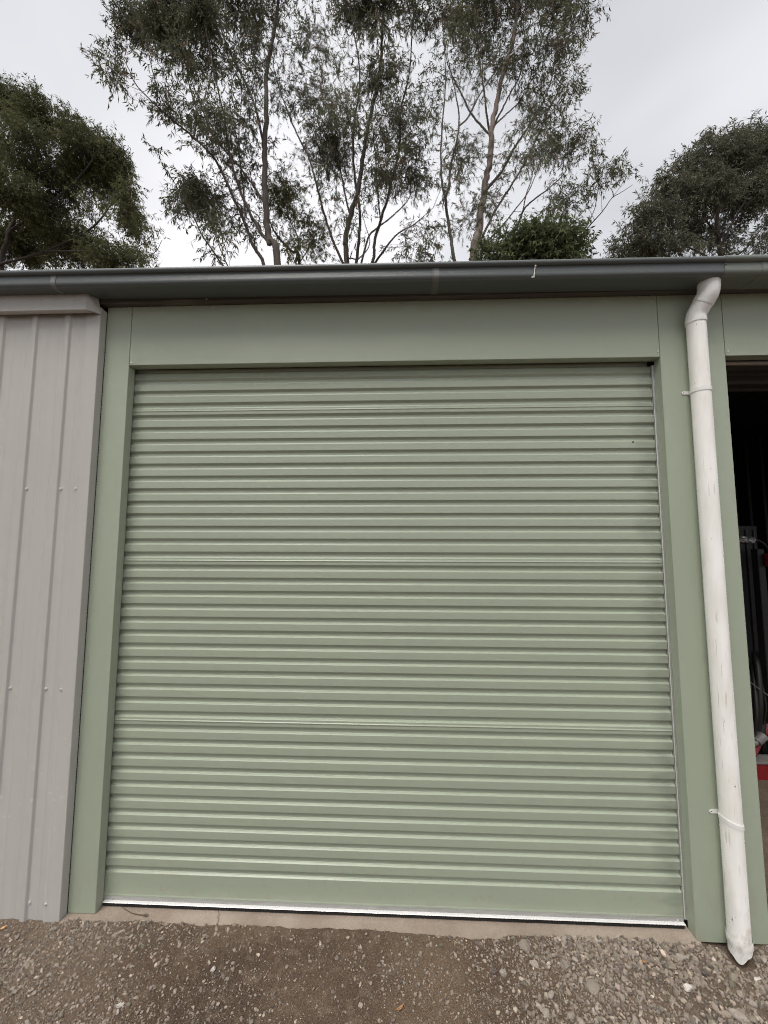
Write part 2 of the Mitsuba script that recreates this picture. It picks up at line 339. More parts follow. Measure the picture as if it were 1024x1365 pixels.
TREES = {
'gum_tree': dict(limbs=[
  ('trunk',[(-1.99,8,9.33,.124),(-2.27,8.09,10.16,.118),(-2.37,8.13,10.83,.112),(-2.44,8.13,11.75,.104),(-2.48,8.15,12.94,.093),(-2.48,8.17,14.1,.083),(-2.56,8.29,15.52,.072),(-2.41,8.35,16.86,.061),(-2.27,8.35,18.14,.049),(-2.22,8.5,19.96,.035)]),
  ('limb',[(-2.52,8.25,13.05,.065),(-2.7,8.07,13.98,.056),(-2.98,8.15,14.82,.051),(-3.34,8,15.51,.044),(-3.56,7.87,15.9,.039),(-3.85,7.8,16.86,.031),(-4.02,7.7,17.93,.022)]),
  ('limb',[(-2.23,8,9.93,.073),(-2.58,7.99,10.49,.068),(-2.82,7.9,10.93,.063),(-2.97,7.84,11.27,.06),(-3.11,7.68,11.72,.055),(-3.26,7.6,12.35,.049),(-3.36,7.51,13.15,.042),(-3.52,7.27,13.96,.033),(-3.7,7.23,14.81,.027),(-3.83,7.1,15.54,.02)]),
  ('limb',[(-2.43,8.1,11.24,.053),(-2.8,8.16,11.89,.049),(-3.3,8.36,12.66,.045),(-3.68,8.32,13.11,.041),(-4.22,8.52,13.92,.037),(-4.74,8.7,15.16,.03),(-5.1,8.73,16.12,.024),(-5.44,8.9,17.3,.018)]),
  ('limb',[(-2.49,8.4,9.6,.086),(-2.83,8.37,10.21,.08),(-3.03,8.28,10.83,.073),(-3.27,8.05,11.33,.065),(-3.69,8.03,12.25,.057),(-3.93,7.84,12.58,.051),(-4.4,7.84,13.05,.046),(-4.7,7.77,13.29,.042),(-4.89,7.69,13.39,.039),(-5.46,7.6,13.88,.031),(-5.98,7.58,14.46,.025),(-6.07,7.45,14.7,.021),(-6.34,7.4,15.2,.016)]),
  ('limb',[(-4.56,8.1,13.37,.043),(-4.52,8.12,14.18,.039),(-4.89,8.29,15.35,.033),(-5.07,8.32,16.18,.029),(-5.48,8.47,17.32,.023),(-5.79,8.5,18.31,.018)]),
  ('limb',[(-3.55,8.2,9.41,.042),(-3.79,8.01,9.76,.037),(-4.08,7.86,10.2,.032),(-4.31,7.78,10.71,.027),(-4.64,7.48,11.3,.018),(-4.92,7.29,11.73,.013),(-4.97,7.2,11.97,.01)]),
  ('limb',[(-3.49,8.3,9.49,.032),(-3.79,8.37,10.16,.025),(-4.02,8.43,10.8,.019),(-4.25,8.6,11.56,.013)]),
  ('limb',[(-3,8.2,10.75,.037),(-3.18,8.46,11.86,.033),(-3.34,8.53,12.9,.026),(-3.59,8.85,14.27,.021),(-3.6,9,15.48,.014)]),
  ('limb',[(-4.9,7.7,13.4,.031),(-5.44,7.9,14.42,.028),(-5.91,8.18,15.54,.024),(-6.31,8.34,16.79,.019),(-6.82,8.6,18.26,.014)]),
  ], clumps=[(-7.35,9.13,18.9,.695,.625,.695,3.49),(-5.52,8.15,17.18,.854,.688,.674,4.81),(-3.97,7.32,16.12,.782,.593,.535,2.79),(-3.63,8.63,18.12,.82,.632,.586,2.43),(-2.75,8.45,17.85,.643,.548,.574,.927),(-7.54,8.48,17.01,.465,.356,.325,.435),(-7.19,7.91,15.6,.394,.305,.284,.244),(-6.23,7.28,14.24,.407,.33,.325,.381),(-6.59,8.37,15.17,.317,.224,.181,.092),(-4.52,6.98,14.33,.747,.477,.314,.511),(-4.29,8.5,16.46,.964,.64,.459,1.11),(-3.18,8.35,16.39,.722,.579,.564,.887),(-5.13,7.68,14.01,.42,.359,.378,.692),(-5.21,8.78,15.41,.701,.547,.514,.785),(-3.61,7.2,13,.832,.606,.515,1.23),(-3.11,7.72,14.26,.671,.566,.587,.674),(-2.86,8.77,15.89,.605,.587,.698,.474),(-5.33,7.69,12.72,.187,.29,.458,.096),(-4.13,8.55,13.7,.858,.61,.497,1.23),(-3.11,8.29,13.55,.659,.544,.549,.788),(-4.93,9.15,12.81,.851,.681,.662,3.36),(-4.18,9.28,12.14,.759,.577,.522,1.14),(-5.05,8.58,11.81,.448,.373,.381,.644),(-3.43,8.8,12.9,.641,.576,.641,.893),(-3.03,7.1,9.5,.607,.392,.265,.351),(-4.06,8.55,10.33,.396,.357,.396,.236),(-3.24,8.9,11.69,.503,.453,.503,.475),(-4.39,7.74,15.83,.855,.519,.299,.968),(-2.59,8.14,18.44,1.35,.828,.494,2.52),(-5.1,7.95,18.03,1.55,.899,.444,4.99)]),
'gum_tree_001': dict(limbs=[
  ('trunk',[(-1.89,10,10.77,.062),(-2.25,10.15,11.45,.052),(-2.86,10.15,12.23,.036),(-3.28,10.3,13.4,.019)]),
  ('limb',[(-2.02,10,11.01,.05),(-1.93,9.9,11.63,.04),(-2.22,9.73,12.29,.028),(-2.41,9.7,13.19,.015)]),
  ('limb',[(-1.94,10,10.87,.037),(-1.48,9.77,11.38,.025),(-1.2,9.6,11.87,.014)]),
  ], clumps=[(-2.71,10.13,13.71,.766,.598,.562,1.88),(-2.47,10.43,13.13,.624,.515,.52,1.07),(-1.51,10.42,12.4,.671,.534,.516,1.14),(-1.76,9.83,11.25,.636,.462,.391,.625),(-1.13,10.49,11.83,.464,.418,.464,.47),(-3.07,9.69,12.01,.342,.308,.342,.131),(-2.52,10.32,12.01,.359,.369,.461,.185)]),
'gum_tree_002': dict(limbs=[
  ('trunk',[(-.149,8.6,9.74,.098),(-.175,8.57,10.41,.093),(-.061,8.65,11.25,.088),(.135,8.62,11.93,.083),(.224,8.78,12.84,.079),(.329,8.81,13.68,.074),(.424,8.72,14.2,.069),(.572,8.81,15.06,.065),(.709,8.79,15.58,.061),(.817,8.87,16.77,.054),(.859,8.91,17.83,.048),(.905,8.89,19.07,.039),(.921,9,20.63,.03)]),
  ('limb',[(.099,8.9,9.97,.078),(.185,8.86,10.89,.072),(.22,8.7,11.41,.067),(.086,8.63,12.26,.062),(.031,8.48,13.01,.056),(.058,8.37,13.92,.049),(.212,8.29,14.9,.043),(.191,8.22,15.78,.037),(.007,8.19,16.98,.03),(-.067,8,17.93,.022)]),
  ('limb',[(-.259,8.6,9.79,.065),(-.616,8.57,10.66,.059),(-.84,8.42,11.35,.053),(-1.05,8.33,12.16,.047),(-1.21,8.31,12.75,.043),(-1.59,8.25,13.54,.037),(-1.84,8.1,14.1,.032),(-2.14,8.08,15,.026),(-2.23,7.96,15.45,.021),(-2.07,7.9,16.17,.016)]),
  ('limb',[(.576,8.8,9.88,.077),(.635,8.86,10.56,.074),(.807,8.94,11.37,.07),(1.03,8.95,12.11,.065),(1.19,9.04,12.95,.061),(1.37,9.09,13.76,.056),(1.42,9.03,14.48,.051),(1.45,9.09,15.32,.046),(1.69,9.18,16.5,.04),(1.79,9.28,17.97,.032),(1.87,9.4,19.43,.025)]),
  ('limb',[(.664,8.8,9.92,.055),(1.26,8.42,10.41,.036),(1.79,8.18,10.54,.024),(2.31,8,10.85,.01)]),
  ('limb',[(.382,8.7,10.36,.049),(.699,8.87,11.05,.041),(1.07,9.1,11.56,.035),(1.61,9.41,12.4,.025),(1.95,9.6,13.32,.014)]),
  ('limb',[(-.055,8.6,11.21,.049),(-.208,8.69,11.94,.045),(-.372,8.82,12.81,.041),(-.521,8.97,13.77,.036),(-.811,9.19,15.06,.03),(-1.06,9.37,16.38,.023),(-1.28,9.5,17.66,.016)]),
  ('limb',[(-.207,9,10.05,.034),(.139,9.13,10.31,.03),(.48,9.12,10.78,.024),(.326,9.26,11.53,.019),(.201,9.3,12.07,.014)]),
  ('limb',[(.814,8.8,11.24,.039),(.731,8.63,12.14,.033),(.665,8.55,13.25,.026),(.546,8.29,14.16,.019),(.461,8.2,15.01,.013)]),
  ], clumps=[(-.233,9.56,19.55,.706,.545,.505,1.8),(.756,8.61,18.06,.646,.519,.507,1.43),(1.57,9.19,18.64,.678,.523,.484,.945),(2.26,8.69,18.09,.739,.499,.37,1.19),(-1.13,8.12,16.82,.529,.436,.441,.374),(-1.01,8.59,17.08,.643,.538,.551,.48),(-.492,7.43,14.76,.487,.402,.406,.317),(.727,7.41,15.25,.486,.401,.405,.37),(.76,8.68,15.94,.548,.431,.411,1.5),(.087,8.54,15.99,.543,.489,.543,.33),(-1.5,9.47,16.66,.592,.466,.444,.756),(.243,7.35,13.12,.674,.499,.436,.846),(1.33,8.75,16.26,.551,.538,.643,.397),(1.33,8.58,14.72,.537,.483,.537,.628),(-1.92,8.85,17.05,.518,.488,.565,.397),(-2.03,9.2,15.66,.672,.562,.576,.662),(-.94,8.66,14.64,.772,.593,.545,.917),(-.491,8.76,13.99,.865,.615,.501,1.43),(1.11,8.58,13.95,.846,.622,.535,1.49),(-.507,8.9,13.54,.643,.496,.459,1.4),(1.08,7.95,12.22,.623,.504,.498,.943),(1.78,8.74,13.05,.627,.483,.448,.853),(-1.36,9.05,14.15,.562,.485,.515,.464),(1.84,7.8,13.15,.494,.444,.494,.251),(.335,9.87,13.4,.693,.535,.495,.748),(1.33,9.24,12.68,.7,.525,.467,.819),(2.06,9.78,13.43,.489,.418,.44,.405),(2.15,8.06,10.36,.7,.5,.412,.377),(1.65,8.45,10.19,.769,.519,.385,.475),(-.754,7.98,11.54,.459,.432,.5,.345),(.164,7.42,10.06,.544,.455,.467,.285),(2.68,7.34,11.51,.387,.4,.503,.218),(.682,7.94,17.92,1.74,.978,.435,3.82)]),
'gum_tree_003': dict(limbs=[
  ('trunk',[(3.45,8.3,9.45,.135),(3.61,8.4,10.49,.126),(3.69,8.32,11.1,.118),(3.83,8.43,11.84,.113),(3.95,8.39,12.57,.105),(4.02,8.39,13.25,.097),(4.07,8.43,13.74,.093),(4.24,8.54,14.61,.086),(4.42,8.54,15.47,.077),(4.67,8.58,16.28,.069),(4.85,8.6,17.08,.061),(4.97,8.61,18.11,.051),(5.09,8.7,19.83,.035)]),
  ('limb',[(4.04,8.45,13.48,.054),(3.86,8.48,13.72,.051),(3.53,8.63,14.4,.045),(3.25,8.6,14.99,.037),(3,8.77,15.86,.03),(2.84,8.76,16.39,.024),(2.73,8.9,17.39,.015)]),
  ('limb',[(4,8.45,13.6,.054),(3.9,8.33,13.94,.049),(3.83,8.26,14.52,.043),(3.75,8.16,14.87,.038),(3.69,8.19,15.66,.031),(3.59,8,16.11,.024),(3.52,7.9,16.82,.016)]),
  ('limb',[(4.11,8.5,13.82,.038),(4.47,8.6,14.25,.032),(4.99,8.8,14.96,.023),(5.41,9.1,15.97,.014)]),
  ('limb',[(4.17,8.5,13.92,.044),(4.34,8.3,14.12,.038),(4.51,8.2,14.42,.034),(4.76,8.07,14.81,.027),(4.83,7.93,15.24,.021),(4.83,7.7,15.73,.013)]),
  ('limb',[(2.84,7.7,9,.078),(2.75,7.74,9.67,.072),(2.66,7.7,10.29,.065),(2.59,7.57,10.7,.059),(2.7,7.61,11.12,.055),(2.74,7.63,11.68,.05),(2.89,7.46,12.21,.042),(2.97,7.55,12.98,.035),(2.88,7.44,13.51,.028),(2.76,7.47,14.22,.021),(2.65,7.4,14.73,.015)]),
  ('limb',[(2.59,7.6,10.74,.049),(2.5,7.61,11.24,.046),(2.5,7.72,12.07,.042),(2.53,7.75,12.77,.038),(2.63,7.77,13.95,.03),(2.68,7.92,14.72,.027),(2.67,7.98,15.53,.022),(2.62,8,16.55,.016)]),
  ('limb',[(2.96,7.5,12.68,.035),(3.17,7.44,12.84,.032),(3.46,7.31,13.31,.027),(3.79,7.29,13.81,.022),(4.09,7.1,14.03,.017),(4.38,7,14.49,.012)]),
  ('limb',[(3.78,8.3,11.56,.069),(4.25,8.21,12.09,.06),(4.51,8.01,12.49,.053),(4.84,7.87,12.92,.045),(5.06,7.77,13.21,.04),(5.24,7.62,13.5,.035),(5.42,7.54,13.96,.029),(5.48,7.41,14.46,.022),(5.58,7.3,15.09,.015)]),
  ('limb',[(3.47,8.3,9.79,.063),(3.88,8.39,10.64,.056),(4.15,8.56,11.27,.052),(4.71,8.72,12.23,.045),(5.15,8.8,13.04,.038),(5.62,8.98,14.09,.03),(6,9.23,15.07,.025),(6.4,9.3,15.93,.018)]),
  ('limb',[(3.64,8.4,9.95,.042),(4.14,8.2,10.35,.034),(4.59,8.09,10.86,.027),(4.91,8.08,11.3,.023),(5.07,7.83,11.66,.016),(5.2,7.8,12.12,.012)]),
  ('limb',[(4.51,8.8,10.32,.055),(4.79,8.73,10.86,.047),(5.02,8.74,11.41,.04),(5.25,8.58,11.55,.035),(5.67,8.54,11.85,.028),(6.15,8.63,12.38,.021),(6.39,8.5,12.85,.013)]),
  ('limb',[(4.96,8.7,11.3,.033),(5.15,8.89,12.02,.027),(5.36,8.98,12.66,.021),(5.53,9.2,13.53,.014)]),
  ('limb',[(6.53,8.8,10.34,.035),(6.66,8.69,10.58,.031),(7.06,8.41,10.96,.022),(7.32,8.37,11.32,.017),(7.54,8.29,11.41,.013),(7.74,8.1,11.44,.009)]),
  ('limb',[(6.74,8.8,10.72,.024),(6.86,8.77,10.99,.021),(7.12,8.89,11.52,.018),(7.23,8.9,12.05,.014),(7.44,9,12.63,.01)]),
  ], clumps=[(2.95,8.05,16.66,.561,.495,.539,.997),(3.96,8.93,18.15,.891,.654,.563,2),(5.04,8.85,17.98,.881,.647,.557,1.49),(5.47,7.49,15.98,.605,.454,.404,.828),(6.52,7.86,16.5,.418,.358,.376,.453),(6.75,8.11,16.48,.342,.288,.299,.222),(2.82,8,15.46,.511,.498,.596,.521),(3.85,8.77,16.88,.734,.578,.551,.88),(4.85,9.05,17.34,.657,.549,.564,.696),(5.29,7.87,15.4,.708,.544,.5,.606),(5.93,8.15,15.96,.364,.299,.3,.475),(5.87,7.17,14.67,.502,.434,.463,.315),(5.61,7.95,14.78,.709,.526,.459,.709),(6.65,9.46,16.26,.479,.453,.527,.406),(5.01,8.31,15.17,.606,.546,.606,.332),(3.98,8.45,15.42,.794,.595,.529,.471),(2.27,8.58,14.93,.492,.402,.402,.297),(2.38,8.47,13.94,.483,.435,.483,.328),(5.77,9.09,15.17,.648,.52,.509,.718),(5.59,7.67,13.35,.361,.343,.402,.233),(5.09,7.82,13.04,.57,.421,.366,.455),(6.22,9.31,14.13,.653,.473,.397,1.13),(6.37,8.3,13.16,.339,.286,.297,.29),(7.23,9.5,14.18,.355,.33,.378,.252),(4.7,7.36,11.66,.462,.399,.424,.426),(5.97,9.04,13.26,.544,.388,.318,.377),(4.5,8.23,12.74,.381,.342,.381,.162),(3.28,8.23,12.56,.509,.391,.361,.528),(3.29,9.29,13.21,.467,.368,.351,.308),(6.46,7.34,11.13,.361,.274,.247,.337),(7.54,8.34,12.37,.295,.265,.295,.163),(7.31,7.65,11.23,.215,.176,.176,.051),(6.16,7.89,11.31,.402,.299,.262,.229),(6.31,9.13,12.14,.453,.346,.317,.574),(5.46,8.04,10.71,.285,.238,.244,.152),(7.15,9.04,12.02,.403,.282,.224,.082),(3.4,7.04,10.08,.406,.324,.314,.239),(4.53,9.6,12.46,.428,.385,.428,.247),(3.44,9.48,11.88,.423,.423,.517,.375),(4.38,8.76,12.57,.399,.319,.31,.112),(2.51,7.51,11.27,.275,.283,.354,.109),(4.34,8.71,18.97,2.54,1.37,.509,4.9),(5.99,7.49,16.61,.709,.456,.304,.54)]),
'leafy_bush': dict(limbs=[
  ('trunk',[(4.47,6.6,6.84,.085),(4.51,6.62,7.75,.061),(4.49,6.6,8.47,.041),(4.46,6.7,9.11,.026)]),
  ('limb',[(4.5,6.6,7.83,.043),(4.86,6.41,8.21,.026),(5.07,6.4,8.56,.017)]),
  ('limb',[(4.49,6.6,7.92,.043),(4.03,6.42,8.16,.027),(3.8,6.4,8.41,.017)]),
  ], clumps=[(4.4,6.41,8.46,.777,.547,.439,2.85),(3.99,6.8,8.69,.603,.447,.39,1.96),(5.02,6.45,8.47,.474,.426,.474,1.88),(4.78,6.8,8.94,.46,.334,.283,1.09),(4.27,6.3,8.55,.368,.271,.234,.719),(5.18,6.33,8.02,.399,.254,.166,.479),(5.47,6.34,7.9,.232,.142,.083,.073),(3.56,6.86,8.52,.357,.273,.25,.645),(4.6,6.79,8.25,1.23,.712,.352,3.62)]),
'spreading_tree': dict(limbs=[
  ('trunk',[(12.66,11.5,9.73,.119),(12.79,11.49,11.82,.094),(12.94,11.66,12.97,.084),(12.95,11.59,14.07,.07),(13.15,11.63,15.29,.056),(13.51,11.7,16.56,.042)]),
  ('limb',[(12.8,11.5,12.12,.067),(13.16,11.36,12.98,.056),(13.47,11.16,13.64,.046),(13.92,11.12,14.59,.036),(13.96,10.9,15.35,.026)]),
  ('limb',[(12.81,11.5,12.69,.067),(12.51,11.65,13.55,.052),(12.35,11.86,14.65,.036),(12.15,12,15.56,.021)]),
  ('limb',[(12.79,11.5,11.69,.06),(11.86,11.27,11.96,.047),(10.76,10.95,12.14,.033),(9.74,10.7,12.51,.019)]),
  ('limb',[(12.79,11.5,11.69,.067),(13.87,11.79,12.32,.053),(14.93,12.13,13.47,.036),(15.69,12.3,14.35,.021)]),
  ('limb',[(12.8,11.5,11.83,.053),(13.52,11.58,11.87,.043),(14.19,11.57,12.28,.03),(14.86,11.7,12.71,.02)]),
  ], clumps=[(15.01,12.24,16.86,1.21,.883,.75,7.59),(13.4,11.9,16.49,.904,.686,.621,4.06),(13.44,11.48,15.56,1.25,.981,.927,9.71),(12.22,11.87,15.58,.9,.683,.619,3.71),(11.72,10.93,13.76,1.09,.82,.728,6.65),(10.84,11.03,13.98,.737,.592,.579,2.3),(13.78,11.54,14.14,1.03,.805,.759,6.53),(9.88,10.46,12.56,.852,.654,.601,3.7),(12.07,11.71,13.39,1.04,.692,.494,3.07),(9.78,10.74,11.94,.867,.665,.612,4.43),(10.87,10.91,11.69,1.03,.624,.36,1.87),(9.6,12.46,12.83,.493,.339,.261,.206),(9.79,11.71,12.87,.496,.421,.441,.629),(12.94,10.89,12.08,.971,.644,.46,.839),(14.58,11.98,12.6,.664,.523,.498,.299),(16.59,12.69,15.64,1.18,1.32,1.76,17.33),(13.35,12.45,13.4,.864,.674,.634,2.38),(10.41,12.22,12.61,1.02,.589,.284,2.11),(15.3,11.1,15.63,1.06,.831,.792,6.98),(15.1,11.7,12.35,1.08,.778,.649,1.53),(11.06,11.7,15.3,.39,.351,.39,.206),(12.27,10.51,15.51,.611,.367,.204,.2),(14.67,11.96,17.4,.739,.435,.227,.366)]),
'spreading_tree_001': dict(limbs=[
  ('trunk',[(-15.86,13,10.62,.174),(-15.72,13.11,13.65,.133),(-15.57,13.16,15.15,.113),(-15.35,13.24,16.62,.093),(-14.89,13.18,17.98,.071),(-14.62,13.3,19.55,.05)]),
  ('limb',[(-15.51,13.1,15.09,.098),(-14.23,12.88,15.72,.08),(-13.07,12.82,16.49,.063),(-11.71,12.49,17.31,.043),(-11.2,12.4,18.04,.031)]),
  ('limb',[(-15.6,13,13.57,.096),(-13.89,13.17,14.24,.078),(-12.13,13.37,15.4,.058),(-11.36,13.56,16.8,.044),(-11.2,13.7,18.02,.034)]),
  ('limb',[(-15.39,13.2,16.41,.082),(-16.09,13.34,18.01,.067),(-16.49,13.4,19.75,.05),(-17.04,13.6,21.51,.035)]),
  ('limb',[(-13.82,13.1,14.18,.064),(-11.48,12.71,13.8,.045),(-9.82,12.44,13.53,.032),(-8.93,12.27,13.69,.024),(-8.44,12.2,14.1,.018)]),
  ('limb',[(-9.78,12.4,13.33,.038),(-8.93,12.33,13.09,.029),(-8.35,12.25,13.34,.021),(-8.02,12.1,13.68,.015)]),
  ], clumps=[(-17.68,14.33,23.25,1.38,1.02,.874,10.11),(-14.45,12.81,20.35,1.24,.913,.786,7.76),(-14.15,11.61,18,.96,.729,.66,2.53),(-13.69,12.52,18.62,1.34,.974,.827,4.42),(-13.18,13.08,20.15,.795,.596,.53,2.51),(-12.12,12.62,18.46,1.02,.861,.892,6.58),(-12.09,13.74,19.39,1.16,.954,.958,9.31),(-11.56,13.78,18.41,1.02,.951,1.09,9.32),(-13.4,14.27,18.68,1.34,1.01,.916,10.24),(-13.91,12.9,17.58,1.36,.963,.778,7.66),(-14.34,12.16,15.82,1.17,.968,.983,9.58),(-15.19,14.32,16.82,1.62,1.26,1.19,16.13),(-13.24,14.23,16.94,1.05,.753,.627,1.43),(-9.9,11.81,14.91,.709,.585,.591,.912),(-9.48,12.08,15.8,.543,.543,.664,1.57),(-10.39,13.51,16,.595,.655,.86,4.06),(-13.37,14.03,15.17,1.84,1.26,.956,14.74),(-16.35,14.47,15.74,1.48,1.15,1.06,13.15),(-9.49,11.47,12.64,1.2,.769,.512,4.86),(-8.36,12.01,13.67,.355,.426,.592,.147),(-8.46,12.75,13.51,.341,.293,.31,.096),(-9.6,13.16,14.69,.321,.376,.514,.359),(-18.31,13.89,20,1.4,1.89,2.81,32.88),(-17,13.18,14.86,1.31,1.33,1.64,17.9),(-9.8,13.06,13.69,.445,.372,.381,.857),(-11.01,12.17,15.71,.853,.576,.426,.583),(-14.07,13.48,17.1,1.14,.723,.469,2.02),(-9.55,13.26,15.54,.292,.307,.389,.182)]),
'low_shrub': dict(limbs=[
  ('trunk',[(2.32,9,8.85,.033),(2.34,9.07,10.04,.021),(2.4,9,10.31,.017)]),
  ], clumps=[(2.31,8.81,9.93,.439,.267,.154,.403),(2.85,8.77,9.79,.218,.138,.087,.055),(1.9,8.91,9.93,.311,.18,.089,.104)]),
}

# ---------------------------------------------------------------- setting: ground, slab
rng = np.random.default_rng(11)


def ground_h(x, y):
    x, y = np.asarray(x, float), np.asarray(y, float)
    p = np.stack([x, y, 0 * x], -1)
    near = np.exp(-np.clip(np.abs(y + 0.2) - 0.9, 0, None)) * np.exp(-np.clip(np.abs(x - 1.4) - 2.6, 0, None))
    big = (meshkit.fbm(p * 2.3, 3, 1) - 0.5) * 0.022
    mid = (meshkit.fbm(p * 14, 3, 2) - 0.5) * 0.014
    fine = (meshkit.fbm(p * 70, 3, 3) - 0.5) * 0.0085
    sm = lambda a, b, t: np.clip((t - a) / (b - a), 0, 1) ** 2 * (3 - 2 * np.clip((t - a) / (b - a), 0, 1))
    edge = -0.022 + 0.010 * (meshkit.fbm(p * np.array([3.0, 0, 0]), 2, 7) - 0.5) * 2 + 0.012 * (meshkit.fbm(p * np.array([26.0, 0, 0]), 3, 9) - 0.5)
    base = 0.012 * sm(0.004, -0.02, y - edge) - 0.014 + 0.015 * sm(0.0, -0.012, y - edge) - 0.007 * sm(-0.09, -0.2, y)
    right = sm(2.575, 2.64, x)
    base = base * (1 - right) + right * (-0.010 - 0.024 * np.exp(-((x - 2.70) / 0.13) ** 2 - ((y + 0.05) / 0.09) ** 2))
    left = sm(-0.04, -0.16, x)
    base = base * (1 - left) + left * (-0.004)
    inside = sm(0.03, 0.10, y) * (1 - sm(2.62, 2.8, x))
    h = base + (big + mid + fine) * near * (1 - 0.6 * inside) - 0.05 * inside
    return h + (1 - near) * (meshkit.fbm(p * 0.25, 3, 5) - 0.5) * 0.25 * np.clip((np.hypot(x - 1.3, y + 1) - 6) / 20, 0, 1)


def axis(lo, hi, step, far, g=1.25):
    a = list(np.arange(lo, hi + step / 2, step))
    s, v = step, hi
    while v < far:
        s *= g
        v += s
        a.append(v)
    s, v = step, lo
    while v > -far:
        s *= g
        v -= s
        a.insert(0, v)
    return np.array(a)


gx, gy = axis(-0.75, 3.35, 0.0065, 900), axis(-0.50, 0.03, 0.0055, 900)
GX, GY = np.meshgrid(gx, gy, indexing='ij')
GZ = ground_h(GX, GY)
obj('ground', strip(np.stack([GX, GY, GZ], -1)), 'dirt', smooth=True)
tag('ground', 'brown dirt and gravel ground in front of the shed', kind='structure')
slab = box(-0.126, 2.598, -0.046, 0.32, -0.25, 0.0)
slab = slab.subdivide_to_size(0.03)
v = slab.vertices.copy()
top = v[:, 2] > -0.001
v[top, 2] += (meshkit.fbm(v[top] * np.array([9, 9, 0]), 3, 21) - 0.5) * 0.003 - 0.0006
slab = trimesh.Trimesh(v, slab.faces, process=False)
obj('concrete_slab', slab, 'concrete', smooth=30)
tag('concrete_slab', 'pale cracked concrete slab edge under the roller door', kind='structure')
floor2 = box(-0.6, 2.7, 0.3215, 5.5, -0.3, -0.012)
obj('floor', floor2, 'concrete')
tag('floor', 'concrete floor inside the closed bay', kind='structure')

# ---------------------------------------------------------------- green shed
SH = thing('green_shed', 'green steel shed with closed ribbed roller door and dark gutter', 'shed')
TOP, HEAD, W, POST = 2.845, 2.538, 2.60, 2.90


def jamb(path, z0, z1):
    return sweep_z(sheet(round_path(path, 0.0035, 3), -0.0012), np.linspace(z0, z1, 12))


obj('jamb', jamb([(-0.128, 0.05), (-0.128, 0), (0, 0), (0, 0.046)], 0.002, TOP), 'green_paint', SH, label='narrow green jamb left of the roller door')
obj('jamb', jamb([(W, 0.046), (W, 0), (POST, 0), (POST, 0.046)], -0.012, TOP), 'green_paint', SH, label='wide green post carrying the white downpipe')


def header(x0, x1):
    p = round_path([(-0.0006, TOP), (-0.0006, HEAD), (0.046, HEAD)], 0.0035, 3)
    return sweep_x(sheet(p, -0.0012), np.linspace(x0, x1, 20), lambda x, y: 0.0006 * math.sin(x * 5.0) * 0.4 * np.exp(-np.abs(y) * 60))


obj('header_panel', header(0.0035, W - 0.0035), 'green_paint', SH, label='flat green panel above the closed roller door')
obj('header_panel', header(POST + 0.0006, 5.60), 'green_paint', SH, label='flat green panel above the open bay')


def rivet(x, y, z, r=0.0044, d=(0, -1, 0)):
    m = trimesh.creation.icosphere(2, r)
    m.vertices *= [1, 0.55, 1]
    m.apply_translation((x, y, z))
    return m


for (x, z) in ((0.013, 2.552), (W - 0.012, 2.565), (0.028, 2.818), (W - 0.03, 2.815), (POST + 0.012, 2.56), (POST + 0.010, 2.82), (0.42, 2.835), (0.40, 2.858)):
    obj('rivet', rivet(x, -0.002 if z < 2.84 else -0.032, z), 'rivet_white' if z < 2.7 else 'galvanised', SH)
# the fascia behind the gutter
fas = box(-0.9, 5.7, -0.030, 0.012, 2.8475, 2.98, 0.002)
fas = fas.subdivide_to_size(0.25)
obj('fascia', fas, 'fascia_paint', SH, label='dirty dark fascia strip under the gutter')


# roller door: one part, each rib of the curtain a sub-part
DOOR = SH + '__roller_door'
PITCH_Z, YF = 0.06265, 0.050
LAPS = {2: 1, 14: 1, 26: 1}
X0, X1 = -0.035, 2.586
xs = np.linspace(X0, X1, 34)
zb = [0.138 + PITCH_Z * k + 0.0016 * sum(1 for l in LAPS if 37 - l < k) for k in range(42)]
# zb[k]: height of the bright upper slope of rib k counted from below


def bend(y, z):
    """Above z0 the curtain leans back onto its drum."""
    z0, R = 2.462, 0.16
    y, z = np.asarray(y, float), np.asarray(z, float)
    t = np.clip(z - z0, 0, None) / R
    yy = np.where(z > z0, YF + R - (R - (y - YF)) * np.cos(t), y)
    zz = np.where(z > z0, z0 + (R - (y - YF)) * np.sin(t), z)
    return yy, zz


def wobble(seed):
    def f(x, y):
        return 0.0012 * (meshkit.fbm(np.array([[x * 1.7, seed * 0.37, 0.0]]), 2, 31)[0] - 0.5)
    return f


def slat(k):
    zc = zb[k]                     # middle of the slope that faces up
    zt = zc + 0.0045               # its top edge (back of the groove)
    zn = zb[k - 1] + 0.0045 if k else None
    D = 0.0105
    up = zt + 0.0045
    pts = [(YF + D, up), (YF + D, zt - 0.0014), (YF + 0.0002, zc - 0.0029)]
    if 37 - k in LAPS:
        pts += [(YF, zc - 0.013), (YF - 0.0026, zc - 0.0155), (YF - 0.0026, zc - 0.0185), (YF - 0.0002, zc - 0.0205)]
    if zn is not None:
        pts += [(YF, zn + 0.0226), (YF + D, zn + 0.0112), (YF + D, zn + 0.0045)]
    else:
        pts += [(YF, 0.044), (YF - 0.0012, 0.041), (YF - 0.0012, 0.012)]
    p = round_path(pts, 0.0016, 3)
    y, z = bend(p[:, 0], p[:, 1])
    return sweep_x(sheet(np.stack([y, z], 1), -0.0009), xs, wobble(k))


obj('roller_door', slat(40), 'door_paint', SH, smooth=40, label='closed green steel roller door of horizontal ribs')
for k in range(39, -1, -1):
    kw = {}
    if 37 - k in LAPS:
        kw['label'] = 'door rib with an overlapping sheet joint along its middle'
    if k == 0:
        kw['label'] = 'tall flat bottom panel of the roller door'
    obj('slat', slat(k), 'door_paint', DOOR, smooth=40, **kw)
